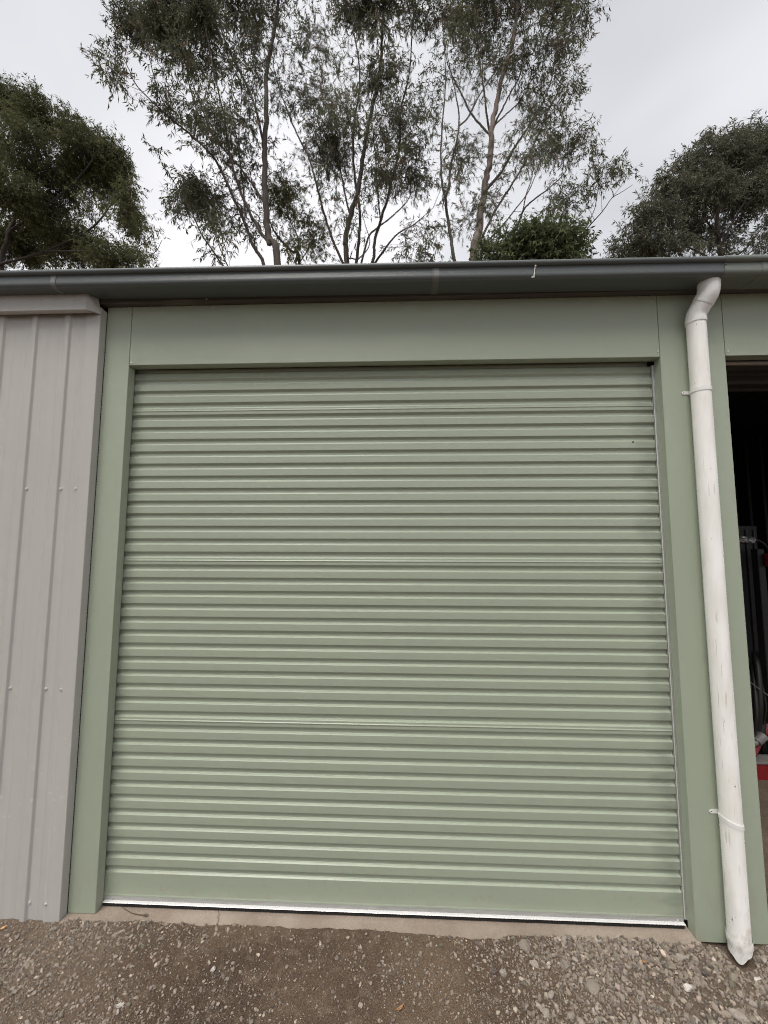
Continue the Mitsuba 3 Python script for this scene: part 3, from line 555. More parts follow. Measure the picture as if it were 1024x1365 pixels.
# the drum behind the header
ang = np.linspace(0, 2 * np.pi, 72, endpoint=False)
rr = 0.150 + 0.004 * np.sign(np.sin(ang * 15))
drum = np.stack([0.34 + (rr - 0.05) * np.cos(ang), 2.76 + (rr - 0.05) * np.sin(ang)], 1)
obj('drum', sweep_x(drum, [X0, X1]), 'drum_steel', DOOR)
# bottom rail: an upright leg and a foot that sticks out, with a rubber seal below
leg = sheet(round_path([(YF - 0.0022, 0.0365), (YF - 0.0032, 0.0345), (YF - 0.0034, 0.0216)], 0.001, 2), -0.0016)
obj('bottom_rail', sweep_x(leg, np.linspace(X0 + 0.04, X1 - 0.002, 20)), 'rail_grey', DOOR, label='grey upright leg of the rail along the foot of the door')
foot = box(X0 + 0.04, X1 - 0.002, YF - 0.0175, YF - 0.001, 0.0188, 0.0212, 0.0006)
obj('rail_foot', foot, 'aluminium', DOOR, label='bright aluminium ledge along the foot of the door')
obj('rubber_seal', box(X0 + 0.04, X1 - 0.004, YF - 0.0125, YF + 0.004, 0.0008, 0.0186, 0.002), 'black_rubber', DOOR)
obj('bolt', rivet(2.560, YF - 0.004, 0.026, 0.0048), 'galvanised', DOOR)
h = trimesh.creation.cylinder(0.0042, 0.0016, sections=20)
h.apply_transform(trimesh.transformations.rotation_matrix(math.pi / 2, [1, 0, 0]))
h.vertices *= [1.25, 1, 0.8]
h.apply_translation((2.4815, YF - 0.0004, 2.1395))
obj('drill_hole', h, 'hole_black', DOOR, label='small black hole in a rib near the upper right')
for g, (x0, x1, fl) in enumerate(((2.5885, 2.5985, 2.5915),)):
    tr = sheet(round_path([(2.6008, 0.090), (2.6008, 0.0474), (2.5905, 0.0468), (2.5885, 0.052), (2.5885, 0.09)], 0.0015, 2), -0.0010)
    obj('guide_track', sweep_z(tr, [0.030, 0.8, 1.6, 2.52]), 'galvanised', DOOR, label='galvanised guide track along the right edge of the door')
obj('track_lip', box(2.5878, 2.5902, 0.0450, 0.0474, 0.034, 2.30, 0.0005), 'aluminium', DOOR, label='bright worn edge of the right guide track')
obj('guide_track', sweep_z(sheet([(0.003, 0.09), (0.003, 0.062), (-0.03, 0.062)], -0.001), [0.03, 2.52]), 'galvanised', DOOR)

# gutter (falls a little to the right, towards the downpipe)
GUT = SH + '__gutter'


def gz(x):
    return -0.006 * (x - 1.3)


def gutter_profile():
    out = [(-0.030, 2.915), (-0.030, 2.868), (-0.034, 2.858), (-0.132, 2.850), (-0.1445, 2.853), (-0.1505, 2.864), (-0.1475, 2.9015), (-0.150, 2.9085)]
    c, r = (-0.1530, 2.9155), 0.0115
    a = np.linspace(-1.25, -5.6, 12)
    bead = [(c[0] + r * math.cos(t), c[1] + r * math.sin(t)) for t in a]
    return np.vstack([round_path(out[:-1], 0.006, 3), bead])


GP = gutter_profile()


def gutter_piece(x0, x1, grow=0.0, prof=None):
    p = GP if prof is None else prof
    if grow:
        d = np.gradient(p, axis=0)
        d /= np.linalg.norm(d, axis=1, keepdims=True)
        p = p + grow * np.stack([-d[:, 1], d[:, 0]], 1)
    o = sheet(p, -0.0012)
    xs_ = np.linspace(x0, x1, max(2, int((x1 - x0) / 0.12)))
    sec = [np.stack([np.full(len(o), x), o[:, 0], o[:, 1] + gz(x)], 1) for x in xs_]
    return cat([strip(sec, closed=True), cap(sec[0], (1, 2)), cap(sec[-1], (1, 2))])


obj('gutter', gutter_piece(-0.9, 2.800), 'gutter_paint', SH, smooth=35, label='long dark grey gutter along the eave')
obj('gutter', gutter_piece(2.797, 5.7, 0.0022), 'gutter_green', SH, smooth=35, label='paler green gutter length at the right end')
for x in (-0.281, 1.527):
    j = GP[6:-9]
    obj('joint_strap', gutter_piece(x - 0.012, x + 0.012, 0.0022, GP[3:-11]), 'gutter_strap', GUT)
obj('sealed_lap', gutter_piece(2.955, 2.978, 0.0036, GP[3:-11]), 'gutter_green', GUT + '_001')
obj('sealant_smear', gutter_piece(1.508, 1.5135, 0.0025, GP[2:-11]), 'sealant', GUT)
obj('screw', rivet(2.803, -0.153, 2.883, 0.004), 'gutter_paint', GUT)

# roof, inner walls (what keeps the open bay dark)
ROOF = []
for i, x in enumerate(np.arange(-0.9, 5.7, 0.19)):
    ROOF += [(x, 0), (x + 0.13, 0), (x + 0.142, 0.024), (x + 0.168, 0.024), (x + 0.18, 0)]
ro = np.array(ROOF)
sec = [np.stack([ro[:, 0], np.full(len(ro), y), ro[:, 1] + 2.945 + (y + 0.07) * 0.0], 1) for y in (-0.075, 2.9, 5.75)]
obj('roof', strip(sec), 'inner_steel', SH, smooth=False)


def clad(p0, p1, z0, z1, rib=0.19, depth=0.018):
    p0, p1 = np.array(p0, float), np.array(p1, float)
    L = np.linalg.norm(p1 - p0)
    d = (p1 - p0) / L
    nrm = np.array([-d[1], d[0]])
    q = []
    s = 0.0
    while s < L - 0.19:
        q += [(s, 0), (s + rib - 0.06, 0), (s + rib - 0.048, depth), (s + rib - 0.022, depth), (s + rib - 0.010, 0)]
        s += rib
    q += [(L, 0)]
    q = np.array(q)
    xy = p0 + q[:, :1] * d + q[:, 1:] * nrm
    return strip([np.column_stack([xy, np.full(len(xy), z)]) for z in (z0, z1)])


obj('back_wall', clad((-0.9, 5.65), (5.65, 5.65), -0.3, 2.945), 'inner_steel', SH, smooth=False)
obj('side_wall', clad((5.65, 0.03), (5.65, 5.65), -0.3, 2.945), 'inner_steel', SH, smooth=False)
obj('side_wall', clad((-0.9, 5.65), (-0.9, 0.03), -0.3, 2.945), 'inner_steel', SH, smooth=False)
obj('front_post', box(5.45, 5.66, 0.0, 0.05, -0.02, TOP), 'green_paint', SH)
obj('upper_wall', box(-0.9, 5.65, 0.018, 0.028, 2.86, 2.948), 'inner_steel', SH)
# the rolled-up door of the open bay
D2 = SH + '__roller_door_001'
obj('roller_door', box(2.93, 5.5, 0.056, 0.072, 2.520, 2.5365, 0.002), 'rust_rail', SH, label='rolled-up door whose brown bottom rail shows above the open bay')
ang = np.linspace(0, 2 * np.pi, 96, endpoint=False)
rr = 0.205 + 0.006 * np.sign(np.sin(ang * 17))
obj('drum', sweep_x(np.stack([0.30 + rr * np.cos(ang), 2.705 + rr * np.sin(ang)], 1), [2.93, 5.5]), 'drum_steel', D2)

# downpipe
DP = SH + '__downpipe'
PX, PY, PR = 2.7415, -0.0425, 0.0383


def ring_path(pts, n=8):
    return spline(pts, n)


obj('downpipe', tube([(PX, PY, z) for z in np.linspace(0.050, 2.690, 24)], PR, 40), 'pvc', SH, smooth=50, label='grimy white plastic downpipe')
E0, E1, E2, E3 = np.array([PX, PY, 2.676]), np.array([PX + 0.001, PY - 0.001, 2.716]), np.array([2.774, -0.086, 2.796]), np.array([2.777, -0.089, 2.868])
m01 = E1 + (E2 - E1) * 0.52


def elbow(a, b, c, r):
    pts = [a, a + (b - a) * 0.6]
    for f in np.linspace(0.15, 1, 7):
        s, e = a + (b - a) * 0.62, b + (c - b) * 0.38
        pts.append((1 - f) ** 2 * s + 2 * f * (1 - f) * b + f * f * e)
    pts += [c]
    return tube(pts, r, 40)


obj('elbow', elbow(E0, E1, m01, PR + 0.0018), 'pvc_clean', DP, smooth=50)
obj('elbow', elbow(E3, E2, m01 + (E2 - E1) * 0.004, PR + 0.0042), 'pvc_clean', DP, smooth=50)
d01 = (E2 - E1) / np.linalg.norm(E2 - E1)
obj('collar', tube([E0 + [0, 0, -0.002], E0 + [0, 0, 0.022]], PR + 0.0034, 40), 'pvc_clean', DP, smooth=50)
for z in (2.352, 0.500):
    tilt = 0.0 if z > 1 else -0.012
    a = np.linspace(0, 2 * np.pi, 40, endpoint=False)
    sec = []
    for r, dz in ((PR + 0.0002, -0.009), (PR + 0.0026, -0.009), (PR + 0.0026, 0.009), (PR + 0.0002, 0.009)):
        sec.append(np.stack([PX + r * np.cos(a), PY + r * np.sin(a), z + dz + tilt * (np.cos(a) + 0.4)], 1))
    sk = obj('saddle', strip(sec, closed=True), 'pvc_clean', DP, smooth=40)
    import shapely.geometry as sg
    tab = sg.LineString([(2.694, z + 0.006), (PX - 0.02, z + 0.006)]).buffer(0.0075).difference(sg.Point(2.6935, z + 0.006).buffer(0.0026))
    tm = trimesh.creation.extrude_polygon(tab, 0.003, engine='earcut')
    tm.vertices = tm.vertices[:, [0, 2, 1]] * [1, -1, 1]
    tm.apply_translation((0, -0.0008, 0))
    obj('saddle_tab', tm, 'pvc_clean', DP, smooth=30)
    obj('screw', rivet(2.6935, -0.0022, z + 0.006, 0.0024), 'hole_black', DP)
# the broken shoe at the foot
a = np.linspace(0, 2 * np.pi, 64, endpoint=False)
am = np.mod(a, 2 * np.pi)
broken = -0.010 + 0.006 * (meshkit.fbm(np.stack([np.cos(a) * 4, np.sin(a) * 4, 0 * a], -1), 3, 5) - 0.5)
broken += 0.022 * np.exp(-((am - 5.35) / 0.55) ** 2) + 0.008 * np.exp(-((am - 4.65) / 0.22) ** 2) - 0.016 * np.exp(-((am - 3.95) / 0.38) ** 2)
lx = -0.004
sec = []
for r, z in ((PR + 0.0035, 0.062), (PR + 0.0038, 0.050), (PR + 0.0038, 0.030), (PR + 0.0005, 0.024)):
    sec.append(np.stack([PX + r * np.cos(a), PY + r * np.sin(a), 0 * a + z], 1))
sec.append(np.stack([PX + PR * np.cos(a), PY + PR * np.sin(a), broken], 1))
sec.append(np.stack([PX + (PR - 0.003) * np.cos(a), PY + (PR - 0.003) * np.sin(a), broken], 1))
sec.append(np.stack([PX + (PR - 0.003) * np.cos(a), PY + (PR - 0.003) * np.sin(a), 0 * a + 0.055], 1))
obj('shoe', strip(sec, closed=True), 'pvc', DP, smooth=40, label='cracked white socket at the foot of the downpipe')

# ---------------------------------------------------------------- grey shed
GS = thing('grey_shed', 'warm grey ribbed steel shed wall at the left with capping', 'shed')
YW, ZT = -0.035, 2.82


def grey_sheet(x1, pans, k):
    """Pans of 0.170 m going left from x1."""
    q = [(x1, 0.0)]
    for i in range(pans):
        r = x1 - 0.093 - 0.170 * i
        q += [(r + 0.062, 0), (r + 0.059, -0.0012), (r + 0.055, 0), (r + 0.018, 0), (r + 0.011, -0.011), (r - 0.011, -0.011), (r - 0.018, 0), (r - 0.040, 0), (r - 0.044, -0.0012), (r - 0.047, 0)]
        if i == pans - 1:
            q.append((r - 0.077, 0))
    q = round_path(q, 0.003, 2)
    return sweep_z(sheet(np.stack([q[:, 0], q[:, 1] + YW], 1), 0.0008), [-0.06, 1.0, 1.9, ZT])


x = -0.2020
for k in range(3):
    obj('wall_sheet', grey_sheet(x, 5, k), 'grey_paint', GS, smooth=30)
    x -= 0.8502
corner = round_path([(-0.2045, YW - 0.0015), (-0.2005, YW - 0.0045), (-0.1305, YW - 0.0045), (-0.1305, -0.0005)], 0.003, 3)
obj('corner_flashing', sweep_z(sheet(corner, 0.001), [-0.02, 1.0, 2.0, ZT]), 'grey_paint', GS, smooth=30, label='grey corner strip beside the green jamb')


def capping():
    prof = [(YW - 0.0065, 2.876), (-0.072, 2.872), (-0.085, 2.868), (-0.0865, 2.783), (-0.0795, 2.7795), (-0.060, 2.7805)]
    p = round_path(prof, 0.004, 2)
    o = sheet(p, -0.001)
    sec = []
    for x_ in (-2.9, -1.5, -0.6):
        sec.append(np.column_stack([np.full(len(o), x_), o]))
    # the end is folded back to the wall at an angle
    xe = -0.170 + 0.9 * np.clip(o[:, 0] + 0.0865, 0, 0.06)
    sec.append(np.column_stack([xe, o]))
    return strip(sec, closed=True)


obj('capping', capping(), 'grey_paint', GS, smooth=30, label='folded grey capping along the top of the grey wall')
ee = trimesh.convex.convex_hull([(-0.1705, -0.0865, 2.869), (-0.1705, -0.0865, 2.782), (-0.126, YW - 0.006, 2.784), (-0.146, YW - 0.006, 2.868),
                                 (-0.1735, -0.0855, 2.869), (-0.1735, -0.0855, 2.782), (-0.130, YW - 0.005, 2.784), (-0.150, YW - 0.005, 2.868)])
obj('capping_end', ee, 'grey_paint', GS, smooth=False)


def hex_screw(x_, y_, z_):
    w = trimesh.creation.cylinder(0.0074, 0.0016, sections=16)
    w.apply_translation((0, 0, 0.0008))
    hd = trimesh.creation.cylinder(0.0046, 0.0050, sections=6)
    hd.apply_translation((0, 0, 0.0035))
    m = cat([w, hd])
    m.apply_transform(trimesh.transformations.rotation_matrix(math.pi / 2, [1, 0, 0]))
    m.apply_translation((x_, y_, z_))
    return m


for z_ in (0.070, 0.979, 1.909):
    for i, x_ in enumerate((-0.195, -0.272, -0.442, -0.612)):
        if z_ < 0.1 and i > 1:
            continue
        obj('screw', hex_screw(x_, YW - (0.0045 if i == 0 else 0.0005), z_), 'screw_metal', GS)
obj('roof', box(-2.9, -0.14, -0.03, 0.3, 2.80, 2.815), 'grey_paint', GS)

# ---------------------------------------------------------------- in the open bay
MC = thing('red_machine', 'red steel machine frame with black hoses inside the dark open bay', 'machine')
obj('base_rail', box(3.84, 5.1, 1.16, 1.26, -0.03, 0.098, 0.006), 'red_paint', MC, label='red bottom beam lying on the dirt')
obj('top_plate', box(3.83, 5.1, 1.152, 1.27, 0.100, 0.114, 0.003), 'worn_grey', MC)
obj('side_rail', box(3.86, 3.96, 1.28, 2.4, -0.02, 0.09, 0.006), 'red_paint', MC)
obj('brace', tube([(3.88, 1.20, 0.115), (4.02, 1.24, 0.27), (4.35, 1.30, 0.60)], [0.024, 0.024, 0.024], 8), 'red_paint', MC)
obj('coupling', cat([tube([(3.87, 1.19, 0.205), (3.93, 1.19, 0.235)], [0.018, 0.018], 12), tube([(3.93, 1.19, 0.235), (3.99, 1.2, 0.275)], [0.028, 0.030], 12)]), 'worn_grey', MC)
obj('engine', cat([box(4.02, 4.7, 1.35, 1.9, 0.2, 0.75, 0.04), tube([(3.94, 1.22, 0.23), (4.05, 1.3, 0.32), (4.2, 1.4, 0.36)], [0.045, 0.06, 0.07], 12)]), 'black_hose', MC)
r2 = np.random.default_rng(3)
for k in range(7):
    p0 = np.array([3.88 + 0.05 * k, 1.2 + 0.02 * k, 0.22 + 0.02 * k])
    pts = [p0, p0 + [-0.02 + 0.03 * r2.random(), -0.05, 0.18 + 0.1 * r2.random()], p0 + [0.02 + 0.05 * r2.random(), 0.02, 0.38 + 0.12 * r2.random()], p0 + [0.16 + 0.1 * r2.random(), 0.2, 0.50 + 0.2 * r2.random()]]
    obj('hose', tube(spline(pts, 6), 0.007 + 0.006 * (k % 3), 8), 'black_hose', MC, smooth=60)
obj('handle', tube([(3.90, 1.18, 0.66), (4.05, 1.2, 0.55), (4.2, 1.2, 0.50)], 0.004, 8), 'worn_grey', MC)
obj('lamp', box(4.090, 4.16, 1.16, 1.2, 1.49, 1.585, 0.006), 'red_paint', MC, label='small red block high on the machine')
obj('mast', box(4.06, 4.11, 1.21, 1.27, 0.1, 1.62, 0.004), 'black_hose', MC)
PN = thing('ribbed_panel', 'tall dark ribbed panel with a pale crumpled top edge in the open bay', 'panel')
obj('board', box(3.72, 4.18, 1.335, 1.36, 0.05, 1.80, 0.003), 'inner_steel', PN)
for i in range(8):
    obj('rib', box(3.735 + 0.058 * i, 3.747 + 0.058 * i, 1.322, 1.3345, 0.08, 1.77, 0.002), 'drum_steel', PN)
cr = tube([(x_, 1.315 + 0.006 * math.sin(x_ * 90), 1.700 - 0.010 + 0.006 * math.sin(x_ * 61)) for x_ in np.linspace(3.90, 4.125, 30)],
          0.019 + 0.006 * r2.random(30), 9)
cr.vertices += (r2.random(cr.vertices.shape) - 0.5) * 0.010
obj('crumpled_strip', cr, 'crumpled_foil', PN, smooth=False, label='pale crumpled strip along the top edge')
obj('cable', tube(spline([(4.12, 1.312, 1.70), (4.19, 1.30, 1.66), (4.235, 1.30, 1.55), (4.245, 1.3, 1.2)], 8), 0.009, 8), 'black_hose', PN, smooth=60)

# ---------------------------------------------------------------- string on the gutter
SX = 1.972
zz = gz(SX)
pts = spline([(SX + 0.012, -0.146, 2.9265 + zz), (SX + 0.010, -0.159, 2.925 + zz), (SX + 0.004, -0.1615, 2.915 + zz), (SX - 0.002, -0.1545, 2.899 + zz), (SX - 0.006, -0.1545, 2.878 + zz), (SX - 0.010, -0.156, 2.848 + zz)], 8)
kn = trimesh.creation.icosphere(2, 0.0042)
kn.apply_translation((SX - 0.002, -0.156, 2.899 + zz))
k2 = trimesh.creation.icosphere(2, 0.0042)
k2.vertices *= [1.9, 0.8, 0.8]
k2.apply_translation((SX - 0.0145, -0.156, 2.846 + zz))
obj('string', cat([tube(pts, 0.0019, 7), kn, k2]), 'rivet_white', smooth=40)
tag('string', 'short frayed white string knotted over the gutter lip', 'string')


# ---------------------------------------------------------------- trees
def build_tree(name, label, kind, bark, leafcol, leaf_len, leaf_w, seed, twig_r=0.004, group=None, droop=0.65, trunk_label=None, clump_in=0.5, dens=1.75):
    key = thing(name, label, kind, group)
    data = TREES[key]
    r = np.random.default_rng(seed)
    nodes = []
    base = None
    for i, (kd, pts) in enumerate(data['limbs']):
        p = np.array(pts)
        if i == 0:
            d = p[0, :3] - p[1, :3]
            foot = np.array([p[0, 0] + 0.25 * d[0] / max(-d[2], 0.2), p[0, 1], -0.1])
            mid = (p[0, :3] + foot) / 2 + [0.05, 0, 0]
            p = np.vstack([[*foot, p[0, 3] * 1.7], [*mid, p[0, 3] * 1.25], p])
            base = p[:3]
        elif nodes:
            q = np.vstack(nodes)
            dd = np.linalg.norm(q[:, :3] - p[0, :3], axis=1)
            if dd.min() > 0.25 and p[0, 2] < base[2, 2] + 1.2:
                j = base[1] * 0.45 + base[2] * 0.55
                p = np.vstack([[j[0], j[1], j[2], max(p[0, 3], j[3] * 0.6)], p])
            else:
                c = q[dd.argmin()]
                if dd.min() > 0.02:
                    p = np.vstack([[*c[:3], min(c[3], p[0, 3] * 1.2)], p])
        s = spline(p, 5)
        s[:, 3] = np.maximum(s[:, 3] * (0.78 if kd == 'trunk' else 0.58), 0.004)
        s[1:-1, :3] += (r.random((len(s) - 2, 3)) - 0.5) * s[1:-1, 3:4] * 0.7
        nodes.append(s)
        kw = {'label': trunk_label} if kd == 'trunk' and trunk_label else {}
        obj('trunk' if kd == 'trunk' else 'limb', tube(s[:, :3], s[:, 3], 9), bark if kd == 'trunk' or bark != 'bark_pink' else 'bark_brown', key, smooth=60, **kw)
    nodes = np.vstack(nodes)
    nodes = nodes[nodes[:, 2] > 3.0]
    # sprigs fill the clumps; each clump hangs on boughs that leave the nearest limb
    tw_p, tw_q, tw_r = [], [], []
    so, sd = [], []
    unit = leaf_len * leaf_w * 0.62 * 0.60
    per = 12
    for (cx, cy, cz, rx, ry, rz, area) in data['clumps']:
        c = np.array([cx, cy, cz])
        n = max(3, int(area * dens / (unit * per)))
        nsub = max(2, int(round(n / 22)))
        g = r.normal(size=(nsub, 3))
        g /= np.linalg.norm(g, axis=1, keepdims=True)
        sub = c + g * (r.random((nsub, 1)) ** 0.45) * np.array([rx, ry, rz]) * 0.85
        low = c - [0, 0, 0.5 * rz]
        near = nodes[(np.linalg.norm(nodes[:, :3] - low, axis=1) + 1.2 * np.clip(nodes[:, 2] - cz, 0, None)).argmin()]
        hub = c * 0.55 + near[:3] * 0.45 - [0, 0, 0.15 * rz]
        brad = np.clip(0.02 * (rx + rz) / 2, 0.008, 0.028)
        tw_p.append(near[:3]); tw_q.append(hub); tw_r.append(brad)
        for s_ in sub:
            e = hub + (s_ - hub) * 0.5 + r.normal(size=3) * 0.08 + [0, 0, -0.05]
            tw_p += [hub, e]; tw_q += [e, s_]; tw_r += [brad * 0.55, brad * 0.35]
        which = r.integers(0, nsub, n)
        spread = np.array([rx, ry, rz]) * (1.05 / nsub ** 0.36)
        o = sub[which] + r.normal(size=(n, 3)) * spread * clump_in
        # keep the clump's outline
        t = (o - c) / np.array([rx, ry, rz])
        tl = np.linalg.norm(t, axis=1, keepdims=True)
        o = np.where(tl > 1.12, c + t / tl * np.array([rx, ry, rz]) * (0.75 + 0.4 * r.random((n, 1))), o)
        out = (o - sub[which])
        out /= np.linalg.norm(out, axis=1, keepdims=True) + 1e-6
        d = out * 0.7 + r.normal(size=(n, 3)) * 0.5 + [0, 0, -0.15]
        d /= np.linalg.norm(d, axis=1, keepdims=True)
        so.append(o); sd.append(d)
        far = np.linalg.norm(o - sub[which], axis=1)
        pick = r.random(n) < 0.55
        tw_p += list(sub[which][pick]); tw_q += list(o[pick]); tw_r += [twig_r] * int(pick.sum())
    so, sd = np.vstack(so), np.vstack(sd)
    n = len(so)
    ln = leaf_len * r.uniform(1.6, 3.2, (n, 1))
    tw_p += list(so); tw_q += list(so + sd * ln + [0, 0, -0.03]); tw_r += [twig_r * 0.6] * n
    P_, Q_, R_ = np.array(tw_p), np.array(tw_q), np.array(tw_r)
    # twigs: thin three-sided prisms
    t = Q_ - P_
    t /= np.linalg.norm(t, axis=1, keepdims=True) + 1e-9
    a_ = np.cross(t, np.where(np.abs(t[:, 2:]) < 0.9, [0, 0, 1.0], [1.0, 0, 0]))
    a_ /= np.linalg.norm(a_, axis=1, keepdims=True)
    b_ = np.cross(t, a_)
    ringv = []
    for base_, sc in ((P_, 1.0), (Q_, 0.6)):
        for k in range(3):
            w = 2 * np.pi * k / 3
            ringv.append(base_ + (math.cos(w) * a_ + math.sin(w) * b_) * (R_ * sc)[:, None])
    V = np.stack(ringv, 1).reshape(-1, 3)
    fi = np.array([[0, 1, 4], [0, 4, 3], [1, 2, 5], [1, 5, 4], [2, 0, 3], [2, 3, 5]])
    Fc = (fi[None] + 6 * np.arange(len(P_))[:, None, None]).reshape(-1, 3)
    obj('twigs', trimesh.Trimesh(V, Fc, process=False), 'twig_dark' if bark != 'bark_pink' else 'bark_brown', key, smooth=False)
    labels[key + '__twigs'] = {'kind': 'stuff'}
    # leaves
    m = n * per
    idx = np.repeat(np.arange(n), per)
    along = r.random((m, 1))
    pos = so[idx] + sd[idx] * ln[idx] * along + [0, 0, -0.03] * along
    ld = sd[idx] * 0.45 + r.normal(size=(m, 3)) * 0.55 + [0, 0, -1.0 * droop]
    ld /= np.linalg.norm(ld, axis=1, keepdims=True)
    side = np.cross(ld, r.normal(size=(m, 3)))
    side /= np.linalg.norm(side, axis=1, keepdims=True)
    nn = np.cross(ld, side)
    L = leaf_len * r.uniform(0.65, 1.3, (m, 1))
    Wd = leaf_w * r.uniform(0.75, 1.25, (m, 1)) / 2
    bow = r.uniform(-0.12, 0.12, (m, 1)) * L
    v0 = pos
    v1 = pos + ld * L * 0.45 + side * (Wd + bow) + nn * Wd * 0.35
    v2 = pos + ld * L
    v3 = pos + ld * L * 0.45 - side * (Wd - bow) + nn * Wd * 0.35
    V = np.stack([v0, v1, v2, v3], 1).reshape(-1, 3)
    fi = np.array([[0, 1, 2], [0, 2, 3]])
    Fc = (fi[None] + 4 * np.arange(m)[:, None, None]).reshape(-1, 3)
    c0, c1, c2 = (np.array(c_) for c_ in leafcol)
    tone = meshkit.fbm(so * 0.9, 3, seed)[:, None]
    w = np.clip((tone - 0.32) * 2.4, 0, 1)
    col = c0 * (1 - w) + c1 * w
    young = (r.random((n, 1)) < 0.12)
    col = np.where(young, c2, col)
    col = np.repeat(col[idx] * r.uniform(0.7, 1.3, (m, 1)), 4, axis=0)
    obj('crown', trimesh.Trimesh(V, Fc, process=False), 'leaf', key, smooth=False, color=np.clip(col, 0, 1))
    return key


# the lower parts of the denser crowns, hidden from the front by the shed
TREES['leafy_bush']['clumps'] += [(4.5, 6.6, 6.0, 1.0, 0.7, 0.6, 1.2), (4.3, 6.7, 5.1, 1.1, 0.8, 0.7, 1.4), (4.7, 6.6, 4.2, 1.0, 0.8, 0.7, 1.2)]
TREES['spreading_tree']['clumps'] += [(11.0, 11.5, 8.9, 1.6, 1.4, 1.0, 3.0), (13.6, 11.5, 8.8, 1.6, 1.4, 1.0, 3.0)]
TREES['spreading_tree_001']['clumps'] += [(-13.6, 13.0, 9.6, 1.8, 1.6, 1.1, 4.5), (-16.6, 13.0, 9.4, 1.8, 1.6, 1.1, 4.5), (-10.8, 12.8, 9.9, 1.2, 1.2, 0.8, 2.5)]
GUM = ((0.110, 0.116, 0.078), (0.180, 0.190, 0.125), (0.21, 0.165, 0.13))
LUSH = ((0.100, 0.120, 0.066), (0.160, 0.186, 0.100), (0.17, 0.19, 0.095))
GREY = ((0.112, 0.117, 0.084), (0.172, 0.178, 0.128), (0.17, 0.155, 0.115))
build_tree('gum_tree', 'tall open gum tree left of centre with dark leaning limbs spreading to the left', 'tree', 'bark_brown', GUM, 0.155, 0.030, 41)
build_tree('gum_tree', 'small yellowish gum sapling between the left and middle tall gums', 'tree', 'bark_dark', ((0.12, 0.128, 0.060), (0.17, 0.178, 0.082), (0.20, 0.175, 0.09)), 0.150, 0.030, 42)
build_tree('gum_tree', 'tall gum tree above the middle of the door with many thin dark stems', 'tree', 'bark_dark', GUM, 0.150, 0.028, 43)
build_tree('gum_tree', 'tall airy gum tree right of centre with a bare pinkish trunk', 'tree', 'bark_pink', GUM, 0.150, 0.026, 44, trunk_label='smooth pinkish brown trunk')
build_tree('leafy_bush', 'dense rounded green bush showing above the gutter at right of centre', 'bush', 'bark_dark', LUSH, 0.115, 0.034, 45)
build_tree('spreading_tree', 'broad dense grey-green tree at the right edge behind the shed', 'tree', 'bark_dark', GREY, 0.155, 0.032, 46, dens=1.6)
build_tree('spreading_tree', 'broad dense olive tree at the left edge behind the grey shed', 'tree', 'bark_dark', ((0.112, 0.118, 0.064), (0.172, 0.182, 0.092), (0.18, 0.175, 0.095)), 0.155, 0.033, 47, dens=1.6)
build_tree('low_shrub', 'low green shrub just peeping over the gutter beside the pink trunk', 'shrub', 'bark_dark', LUSH, 0.10, 0.03, 48)

# ---------------------------------------------------------------- gravel, stones, litter
ICO = trimesh.creation.icosphere(0)


def pebble_mesh(pos, size, col, r, flat=0.62):
    n = len(pos)
    nv = len(ICO.vertices)
    V = np.repeat(np.array(ICO.vertices)[None], n, 0) * r.uniform(0.62, 1.2, (n, nv, 1))
    V *= np.stack([r.uniform(0.75, 1.35, n), r.uniform(0.6, 1.0, n), r.uniform(0.45, 0.85, n)], 1)[:, None]
    ax = r.normal(size=(n, 3)) * [0.35, 0.35, 1]
    ax /= np.linalg.norm(ax, axis=1, keepdims=True)
    an = r.uniform(0, 2 * np.pi, n)
    K = np.zeros((n, 3, 3))
    K[:, 0, 1], K[:, 0, 2], K[:, 1, 0], K[:, 1, 2], K[:, 2, 0], K[:, 2, 1] = -ax[:, 2], ax[:, 1], ax[:, 2], -ax[:, 0], -ax[:, 1], ax[:, 0]
    Rm = np.eye(3) + np.sin(an)[:, None, None] * K + (1 - np.cos(an))[:, None, None] * (K @ K)
    V = np.einsum('nij,nkj->nki', Rm, V) * size[:, None, None] + pos[:, None]
    f = (np.array(ICO.faces)[None] + nv * np.arange(n)[:, None, None]).reshape(-1, 3)
    return trimesh.Trimesh(V.reshape(-1, 3), f, process=False), np.repeat(col, nv, 0) * r.uniform(0.85, 1.12, (n * nv, 1))


def density(x, y):
    c = np.maximum(np.clip((0.55 - x) / 0.6, 0, 1), np.clip((x - 1.65) / 0.5, 0, 1))
    blotch = meshkit.fbm(np.stack([x * 3, y * 5, 0 * x], -1), 3, 61)
    return np.clip(0.11 + 0.80 * c * np.clip((blotch - 0.22) * 3, 0.25, 1) + 0.25 * np.clip((blotch - 0.5) * 4, 0, 1), 0, 1)


rs = np.random.default_rng(77)
px, py = rs.uniform(-0.75, 3.3, 160000), rs.uniform(-0.55, 0.0, 160000)
keep = (rs.random(160000) < density(px, py) * 0.44) & (~((px > -0.12) & (px < 2.56) & (py > -0.026))) & (~((px < -0.1) & (py > -0.045)))
keep &= ~((px > 2.57) & (px < 2.93) & (py > -0.006))
keep &= ~(np.hypot(px - PX, py - PY) < 0.048)
px, py = px[keep], py[keep]
n = len(px)
size = np.clip(np.exp(rs.normal(math.log(0.0027), 0.55, n)), 0.0011, 0.0098)
size *= 1.0 + 0.6 * np.clip((px - 1.7) / 0.7, 0, 1)
tone = np.clip(rs.lognormal(math.log(0.205), 0.32, n), 0.09, 0.62)[:, None]
col = tone * np.array([1.03, 0.85, 0.70]) * rs.uniform(0.96, 1.04, (n, 3))
pos = np.stack([px, py, ground_h(px, py) + size * 0.30], 1)
